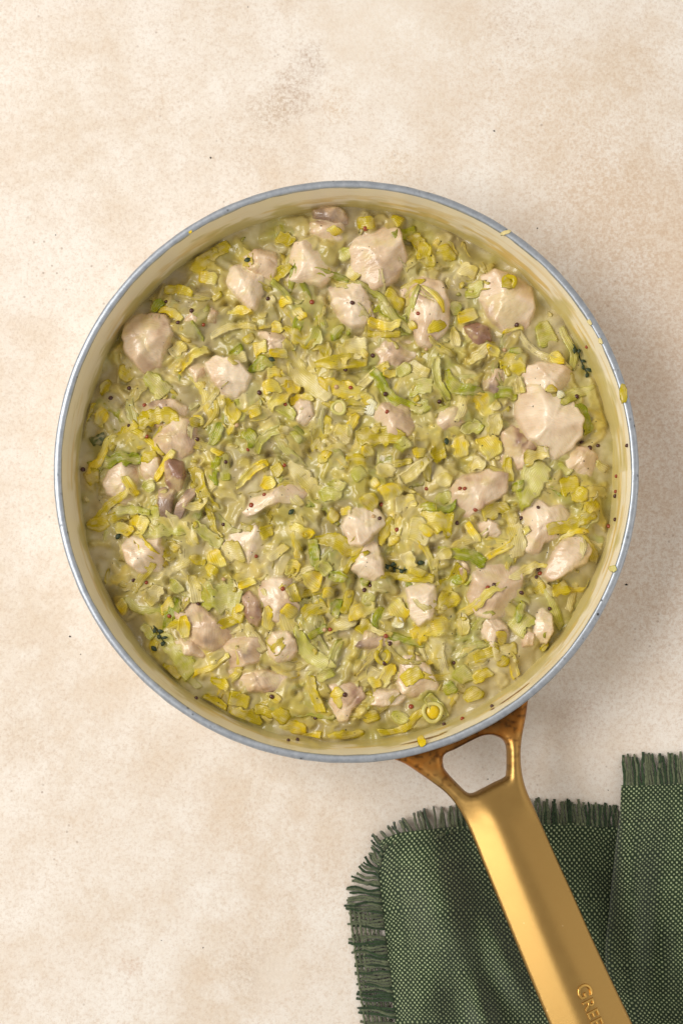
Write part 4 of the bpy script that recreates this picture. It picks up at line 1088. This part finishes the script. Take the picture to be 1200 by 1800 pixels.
# colour: a thin film takes the colour of what lies under it
th_ = np.clip(S - H, 0, None)
CMb = np.stack([blur(CM[..., q], 1.2) for q in range(3)], -1)
w = np.exp(-th_ / 0.55)[..., None] * 0.85
w = np.where((S > S0 + 0.05)[..., None], np.maximum(w, 0.22), w * 0.5)
CW = np.stack([blur(CM[..., q], 2.4 / g) for q in range(3)], -1)
C1 = C0 + (CW - C0) * 0.28
SC = C1 + (CMb - C1) * w
keep = rad <= 136.4
idx = -np.ones((NX, NX), int); idx[keep] = np.arange(keep.sum())
q = keep[:-1, :-1] & keep[1:, :-1] & keep[1:, 1:] & keep[:-1, 1:]
F = np.stack([idx[:-1, :-1][q], idx[1:, :-1][q], idx[1:, 1:][q], idx[:-1, 1:][q]], -1)
V = np.stack([GX[keep], GY[keep], S[keep]], -1)
so = mesh_np('cream_sauce', V, F, M_SAUCE, None, SC[keep])
tag(so, 'pale olive cream sauce filling the pan between the pieces', 'sauce', None, 'stuff')
TOP = np.maximum(S, H)

# ------------------------------------------------------------------ mustard seeds
def seed_mesh():
    import bmesh
    bm = bmesh.new(); bmesh.ops.create_icosphere(bm, subdivisions=2, radius=1.0)
    for v in bm.verts:
        v.co.z *= 0.86; v.co.x *= 1.06
        v.co *= 1 + 0.03 * math.sin(5 * v.co.x + 3 * v.co.y)
    for f in bm.faces: f.smooth = True
    me = bpy.data.meshes.new('mustard_seed'); bm.to_mesh(me); bm.free()
    return me
seed_mats = {'r': plain('seed_red_brown', (150, 62, 22), 0.3, 0.4), 'b': plain('seed_dark_brown', (76, 36, 22), 0.32, 0.3), 't': plain('seed_tan', (196, 158, 110), 0.35, 0.4)}
seed_me = {}
for q, mt in seed_mats.items():
    seed_me[q] = seed_mesh(); seed_me[q].materials.append(mt)
tone_word = {'r': 'red brown', 'b': 'dark brown', 't': 'tan'}
recs = {}
for k, s in enumerate(SD.replace('\n', '').split(';')):
    x, y, t = s.split(); x = float(x); y = float(y)
    r_ = np.random.default_rng(900 + k)
    wall = math.hypot(x - 603, y - 838) > 459
    rs = r_.uniform(1.0, 1.35)
    if wall:
        # on the wall or the rim: walk the height until the pixel's ray meets the lining
        for z in np.arange(66.2, 36, -0.2):
            p = at(x, y, z)
            rr = math.hypot(p[0], p[1])
            if (z < 64.5 and rr >= RIN(z) - 0.4) or (z > 65.3 and 137.3 < rr < 142): break
        rs *= 0.85
    else:
        p = at(x, y, ZS + 3); z = sample(TOP, p[0:1], p[1:2])[0]
        p = at(x, y, z); z = sample(TOP, p[0:1], p[1:2])[0] + r_.uniform(-0.35, 0.25); p[2] = z
    o = bpy.data.objects.new('mustard_seed', seed_me[t]); o.location = Vector(p * MM); o.scale = (rs * MM * r_.uniform(.9, 1.1), rs * MM, rs * MM)
    o.rotation_euler = (r_.uniform(0, 1), r_.uniform(0, 1), r_.uniform(0, 6))
    link(o)
    if wall:
        a = math.degrees(math.atan2(838 - y, x - 603)) % 360
        hr = int(round((90 - a) / 30)) % 12
        lab = f"{tone_word[t]} mustard seed {'on the sauce line of' if z < 47 else 'stuck high on'} the pan wall at {['twelve','one','two','three','four','five','six','seven','eight','nine','ten','eleven'][hr]} o'clock"
        _x = f"{tone_word[t]} mustard seed stuck to the pan wall at {['twelve','one','two','three','four','five','six','seven','eight','nine','ten','eleven'][hr]} o'clock"
    else:
        lab = f'{tone_word[t]} mustard seed {near_phrase(p[0], p[1])}'
    recs.setdefault(lab, []).append((o, y))
for lab, rs in recs.items():
    rs.sort(key=lambda r: r[1])
    words = [''] if len(rs) == 1 else (['upper ', 'lower '] if len(rs) == 2 else ['uppermost '] + ['second ', 'third ', 'fourth ', 'fifth ', 'sixth '][:len(rs) - 2] + ['lowest '])
    for (o, _), w in zip(rs, words):
        tag(o, ' '.join((w + lab).split()[:16]), 'seed', 'mustard seeds over the sauce')

# ------------------------------------------------------------------ pepper flecks
M_PEP = plain('black_pepper', (34, 28, 24), 0.6)
def fleck(r_, s):
    v = np.array([[1, 0, 0], [-1, 0, 0], [0, .7, 0], [0, -.7, 0], [0, 0, .5], [0, 0, -.5]], float) * s * r_.uniform(0.6, 1.3, (6, 1))
    a = r_.uniform(0, 6.28); R = np.array([[math.cos(a), -math.sin(a), 0], [math.sin(a), math.cos(a), 0], [0, 0, 1]])
    f = np.array([[0, 2, 4], [2, 1, 4], [1, 3, 4], [3, 0, 4], [2, 0, 5], [1, 2, 5], [3, 1, 5], [0, 3, 5]])
    return v @ R.T, f
VV, FF, off = [], [], 0
r_ = np.random.default_rng(31)
for k in range(300):
    rr = 132 * math.sqrt(r_.random()); a = r_.uniform(0, 6.283)
    x, y = rr * math.cos(a), rr * math.sin(a)
    v, f = fleck(r_, r_.uniform(0.15, 0.5))
    VV.append(v + [x, y, sample(TOP, np.array([x]), np.array([y]))[0] + 0.05]); FF.append(f + off); off += 6
o = mesh_np('pepper_flecks', np.vstack(VV), np.vstack(FF), M_PEP, None, None, False)
tag(o, 'fine black pepper flecks sprinkled through the sauce', 'pepper', None, 'stuff')
for (x, y, s, lab) in ((370, 277, 1.0, 'black pepper fleck on the tabletop above the left of the pan'), (868, 230, .9, 'black pepper fleck on the tabletop above the right of the pan'),
                    (944, 401, 1.0, 'black pepper fleck on the tabletop just outside the upper right rim'), (1100, 1028, 1.2, 'curled dark fleck on the tabletop outside the lower right rim'),
                    (123, 1119, 1.3, 'dark herb fleck on the tabletop outside the lower left rim'), (142, 1150, .7, 'small dark fleck below the herb fleck at lower left'),
                    (98, 413, .9, 'grey fleck on the tabletop left of the upper left rim'), (284, 1653, .7, 'lone dark fleck on the lower left tabletop, left one of two'),
                    (357, 1666, .7, 'lone dark fleck on the lower left tabletop, right one of two'), (857, 1370, .7, 'dark fleck on the tabletop seen through the handle opening'),
                    (1068, 1389, .6, 'dark fleck on the tabletop beside the napkin fold'), (436, 12, .7, 'dark fleck at the top edge of the tabletop')):
    v, f = fleck(r_, 0.62 * s)
    p = at(x, y, TZ + 0.3); p[2] = TZ + 0.25
    o = mesh_np('table_fleck', v, f, M_PEP, None, None, False); o.location = Vector(p * MM)
    tag(o, lab, 'fleck', 'dark flecks on the tabletop')

# ------------------------------------------------------------------ scraps stuck on the rim
def rim_scrap(px, py, L, w, key, ang, z, label):
    r_ = np.random.default_rng(int(px)); c = at(px, py, z)
    nu, nv = 9, 5
    u, v = np.meshgrid(np.linspace(-1, 1, nu), np.linspace(-1, 1, nv), indexing='ij')
    k = 1 - 0.25 * (u ** 4 + v ** 4) + 0.10 * vn(u * 3, v * 3, 1, int(py))
    x = c[0] + (math.cos(ang) * u * L / 2 - math.sin(ang) * v * w / 2) * k; y = c[1] + (math.sin(ang) * u * L / 2 + math.cos(ang) * v * w / 2) * k
    rr = np.hypot(x, y)
    # drape over the rim: falls away inside and outside it
    zz = np.where(rr < 137.8, 65.9 - 2.2 * (137.8 - rr), np.where(rr > 141.2, 65.8 - 0.9 * (rr - 141.2), 66.0)) + 0.25 * vn(x, y, 2, 4)
    rmin = np.where(zz < 65, RIN(np.maximum(zz, 38)) - 0.5, 1e9)
    sc = np.minimum(1, np.where(rr < 137.8, rmin / rr, 1)); x, y = x * sc, y * sc
    V = np.stack([x, y, zz], -1).reshape(-1, 3); n = len(V)
    b = V.copy(); b[:, 2] -= 0.5
    i = np.arange(nu - 1)[:, None]; j = np.arange(nv - 1)[None, :]
    F = np.stack([i * nv + j, (i + 1) * nv + j, (i + 1) * nv + j + 1, i * nv + j + 1], -1).reshape(-1, 4)
    loop = np.array([a * nv for a in range(nu)] + [(nu - 1) * nv + q for q in range(1, nv)] + [a * nv + nv - 1 for a in range(nu - 2, -1, -1)] + [q for q in range(nv - 2, 0, -1)])
    S_ = np.stack([np.roll(loop, -1), loop, loop + n, np.roll(loop, -1) + n], -1)
    cols = np.tile(lin(PAL[key][0]), (2 * n, 1)) * (1 + 0.1 * r_.uniform(-1, 1, (2 * n, 1)))
    o = mesh_np('leek_scrap', np.vstack([V, b]), np.vstack([F, F[:, ::-1] + n, S_]), M_LEEK, None, cols, True, np.zeros((2 * n, 2)), origin=tuple(c))
    tag(o, label, 'leek', 'leek scraps stuck on the rim')
rim_scrap(741, 1304, 5.2, 6.0, 'Y', 0.2, 65.5, 'yellow leek scrap draped over the bottom rim above the handle')
rim_scrap(889, 408, 7.5, 2.4, 'P', 0.3, 66, 'pale leek sliver lying across the upper right rim')
rim_scrap(1095, 692, 5.0, 12.0, 'O', 0.05, 65.5, 'olive leek scrap hanging on the right rim')
rim_scrap(1077, 1000, 4.2, 4.2, 'L', 0.4, 65.5, 'pale green leek scrap on the lower right rim')
rim_scrap(335, 408, 2.4, 1.6, 'Y', 0.6, 65.5, 'tiny yellow leek scrap on the upper left rim')
rim_scrap(1035, 567, 2.0, 4.0, 'P', 0.5, 65.0, 'cream crumb on the upper right rim, upper one of two')
rim_scrap(1054, 600, 2.0, 4.0, 'P', 0.4, 65.0, 'cream crumb on the upper right rim, lower one of two')

# ------------------------------------------------------------------ napkin
napkin = empty('napkin', Vector(at(900, 1600, TZ) * MM))
NORG = at(900, 1600, TZ)
tag(napkin, 'folded dark green woven cloth napkin with frayed edges under the handle', 'napkin')
def napkin_mat():
    nt = NT('green_weave')
    col = nt.n('ShaderNodeVertexColor', _layer_name='Col').outputs['Color']
    pos = nt.geo()
    a = nt.noise(pos, 900.0, 3, 0.7)
    c = nt.mix(nt.ramp(a, [(0.3, 0.0), (0.7, 1.0)]), nt.mix(1.0, col, (0.6, 0.6, 0.6), 'MULTIPLY'), nt.mix(1.0, col, (1.35, 1.35, 1.3), 'MULTIPLY'))
    nt.set(Base__Color=c, Roughness=0.9, Normal=nt.bump(a, 0.5, 0.0004))
    nt.b.inputs['Sheen Weight'].default_value = 0.25
    nt.b.inputs['Specular IOR Level'].default_value = 0.15
    return nt.m
M_NAP = napkin_mat()
def ellip(px, py, cx, cy, dx, dy, sp, sl):
    n = math.hypot(dx, dy); dx, dy = dx / n, dy / n
    a = (px - cx) * dx + (py - cy) * dy; b = -(px - cx) * dy + (py - cy) * dx
    return np.exp(-0.5 * ((a / sl) ** 2 + (b / sp) ** 2))
def nap_h(px, py):
    h = 2.2 + 0.5 * fbm(px, py, 110, 2, 90)
    h = h + 9.0 * ellip(px, py, 672, 1474, 0.5, 1, 24, 44)
    h = h + 8.0 * ellip(px, py, 745, 1458, 1, -0.1, 20, 50)
    h = h + 34.0 * ellip(px, py, 778, 1590, 0.32, 1, 40, 95)
    h = h + 16 * ellip(px, py, 745, 1760, 0.05, 1, 34, 80)
    h = h + 19.0 * ellip(px, py, 888, 1690, 0.45, 1, 20, 60)
    h = h + 18.0 * ellip(px, py, 850, 1790, 0.3, 1, 18, 50)
    h = h - 1.2 * ellip(px, py, 850, 1650, 0.4, 1, 18, 70)
    h = h + 3.5 * ellip(px, py, 985, 1480, 0.2, 1, 45, 60)
    h = np.maximum(h, 0.8)
    return h * (1 - 0.75 * sstep(1040, 1085, px)) + 0.8 * sstep(1040, 1085, px)
PITCH, PITV = 4.2, 4.2
def weave(U, Vv, A):
    U, Vv = U + 1.6 * vn(U, Vv * 0.15, 14, 61) + 0.5 * vn(U, Vv, 9, 62), Vv + 1.6 * vn(U * 0.15, Vv, 14, 63) + 0.5 * vn(U, Vv, 9, 64)
    i = np.floor(U / PITCH); j = np.floor(Vv / PITV)
    fu = (U / PITCH - i) * 2 - 1; fv = (Vv / PITV - j) * 2 - 1
    par = np.where((i + j) % 2 < 0.5, 1.0, -1.0)
    zw = par * np.cos(fv * np.pi / 2) * (1 - 0.55 * fu ** 2) - 0.25 * fu ** 2
    zf = -par * np.cos(fu * np.pi / 2) * (1 - 0.55 * fv ** 2) - 0.25 * fv ** 2
    return A * np.maximum(zw, zf), sstep(0.15, 0.75, zw - 0.3 * fu ** 2) , i, j
T_LIGHT = lin((164, 174, 134)); T_DARK = lin((40, 54, 34))
def thread_cols(warp, i, j, U, Vv):
    c = T_DARK + (T_LIGHT - T_DARK) * warp[..., None]
    v1 = _tab[(i.astype(int) * 7) & 511, 11]; v2 = _tab[(j.astype(int) * 5) & 511, 29]
    b = 0.86 + 0.28 * np.where(warp > 0.5, v1, v2) + 0.12 * vn(U, Vv, 16, 95)
    return c * b[..., None]
TOPE = catmull([(672, 1478), (700, 1466), (730, 1461), (770, 1457), (820, 1452), (880, 1448), (940, 1445), (1000, 1447), (1085, 1452), (1160, 1455), (1300, 1458)], 12)
LEFE = catmull([(672, 1478), (664, 1530), (668, 1575), (673, 1625), (680, 1680), (688, 1740), (696, 1800), (704, 1870), (710, 1960)], 12)
def arclen(P):
    return np.concatenate([[0], np.cumsum(np.hypot(*np.diff(P, axis=0).T))])
def patch(edgeU, edgeV, hfun, name, step):
    sU, sV = arclen(edgeU), arclen(edgeV)
    u = np.arange(0, sU[-1], step); v = np.arange(0, sV[-1], step)
    TU = np.stack([np.interp(u, sU, edgeU[:, 0]), np.interp(u, sU, edgeU[:, 1])], -1)
    TV = np.stack([np.interp(v, sV, edgeV[:, 0]), np.interp(v, sV, edgeV[:, 1])], -1)
    fade = np.exp(-v / 160.0)
    px = TU[:, None, 0] + (TV[None, :, 0] - TV[0, 0]) * np.exp(-u / 320.0)[:, None]
    py = edgeU[0, 1] + (TU[:, None, 1] - edgeU[0, 1]) * fade[None, :] + (TV[None, :, 1] - TV[0, 1])
    UU, VV = np.meshgrid(u, v, indexing='ij')
    px = px + 2.5 * vn(px, py, 70, 97); py = py + 2.5 * vn(px, py, 70, 98)
    z = hfun(px, py, UU) + TZ
    wz, warp, i, j = weave(UU, VV, 0.34)
    cols = thread_cols(warp, i, j, UU, VV)
    X = np.zeros(px.shape + (3,))
    # pixel -> world on the plane z (vectorised)
    d = RIGHT * ((px - 600) / FPX)[..., None] + UP * ((900 - py) / FPX)[..., None] + FWD
    k = (z - CAM[2]) / d[..., 2]
    X = CAM + d * k[..., None]
    X[..., 2] += wz
    nu, nv = px.shape
    a = np.arange(nu - 1)[:, None]; b = np.arange(nv - 1)[None, :]
    F = np.stack([a * nv + b, a * nv + b + 1, (a + 1) * nv + b + 1, (a + 1) * nv + b], -1).reshape(-1, 4)
    return mesh_np(name, X.reshape(-1, 3) - NORG, F, M_NAP, napkin, cols.reshape(-1, 3))
patch(TOPE, LEFE, lambda px, py, U: nap_h(px, py), 'cloth', 1.0)
U_TOP = catmull([(1090, 1378), (1130, 1376), (1180, 1374), (1240, 1376), (1310, 1380)], 12)
U_LEFT = catmull([(1090, 1378), (1086, 1440), (1078, 1520), (1070, 1600), (1064, 1660), (1070, 1740), (1082, 1800), (1094, 1870), (1100, 1960)], 12)
def fold_h(px, py, U):
    down = sstep(1378, 1480, py)
    roll = np.sqrt(np.clip(1 - (1 - np.clip(U / 34.0, 0, 1)) ** 2, 0, 1))
    h = 3.2 + (2.5 + 7.0 * down) * roll
    h = h + 8 * ellip(px, py, 1110, 1600, 0.05, 1, 22, 120) - 6.5 * ellip(px, py, 1160, 1620, -0.12, 1, 20, 140)
    h = h + 7 * ellip(px, py, 1200, 1700, 0.1, 1, 22, 120) + 0.5 * fbm(px, py, 70, 2, 99)
    return np.maximum(h, 3.0 * (1 - 0.8 * (1 - down)))
patch(U_TOP, U_LEFT, fold_h, 'folded_layer', 1.0)

# frayed threads, one by one
def thread(p, ang, L, wav, r_, z0, z1, rad_, tint):
    n = 9; pts = []
    for t in np.linspace(0, 1, n):
        px = p[0] + math.cos(ang) * L * t + wav * math.sin(t * 7 + p[0]) * -math.sin(ang)
        py = p[1] + math.sin(ang) * L * t + wav * math.sin(t * 7 + p[0]) * math.cos(ang)
        q = at(px, py, TZ + 1.0); q[2] = TZ + max(rad_ + 0.1, z0 + (z1 - z0) * t + 0.5 * math.sin(t * 9 + p[1]))
        pts.append(q)
    rr = rad_ * (1 + 0.22 * np.sin(np.linspace(0, 1, n) * 26 + p[0])) * np.linspace(1.0, 0.8, n)
    tube(pts, rr, M_NAP, 'fringe_thread', napkin, NORG, 6, (T_LIGHT * 0.30 if r_.random() < .6 else T_DARK * 1.5) * tint)
r_ = np.random.default_rng(12)
def walk(P, step):
    s = arclen(P); u = np.arange(step / 2, s[-1], step)
    return np.stack([np.interp(u, s, P[:, 0]), np.interp(u, s, P[:, 1])], -1)
for p in walk(TOPE, 4.6):
    if p[0] > 1105: break
    t = sstep(680, 790, p[0])
    ang = -math.pi / 2 - (1 - t) * 0.95 + r_.normal(0, 0.07 + 0.28 * (1 - t))
    L = (22 + 20 * t) * r_.uniform(0.85, 1.1)
    zz = float(nap_h(np.array(p[0]), np.array(p[1] + 2)))
    thread((p[0], p[1] + 2), ang, L, r_.uniform(0.5, 1.6), r_, zz, 1.2 + (1 - t) * 2.5, r_.uniform(0.6, 0.88), r_.uniform(0.8, 1.15))
gaps = (1637, 1762, 1789)
for p in walk(LEFE, 4.6):
    if p[1] > 1940: break
    if min(abs(p[1] - q) for q in gaps) < 3.5: continue
    t = sstep(1500, 1585, p[1])
    ang = math.pi + (1 - t) * 0.75 + r_.normal(0, 0.05 + 0.25 * (1 - t))
    L = (22 + 40 * t) * r_.uniform(0.9, 1.08)
    zz = float(nap_h(np.array(p[0] + 2), np.array(p[1])))
    thread((p[0] + 2, p[1]), ang, L, r_.uniform(0.8, 2.8), r_, zz, 1.1 + (1 - t) * 2.5, r_.uniform(0.6, 0.88), r_.uniform(0.8, 1.15))
# partly unpicked cross threads that still run through the left fringe
for q in range(7):
    off = 10 + q * 7.5
    pts = []
    for py in np.arange(1585 + r_.uniform(0, 25), 1960, 6.0):
        x = np.interp(py, LEFE[:, 1], LEFE[:, 0]) - off + 1.3 * math.sin(py * 0.56 + q * 3)
        w_ = at(x, py, TZ + 1.5); w_[2] = TZ + 1.9 + 0.7 * math.sin(py * 0.56 + q * 3.14)
        pts.append(w_)
    tube(pts, 0.62, M_NAP, 'fringe_thread', napkin, NORG, 6, T_LIGHT * r_.uniform(0.24, 0.4))
for p in walk(U_TOP, 4.6):
    ang = -math.pi / 2 + r_.normal(0, 0.05)
    thread((p[0] + 1, p[1] + 2), ang, 54 * r_.uniform(0.86, 1.06), r_.uniform(0.5, 1.5), r_, float(fold_h(np.array(p[0]), np.array(p[1]), 20.0)), 1.6, r_.uniform(0.62, 0.9), r_.uniform(0.85, 1.2))
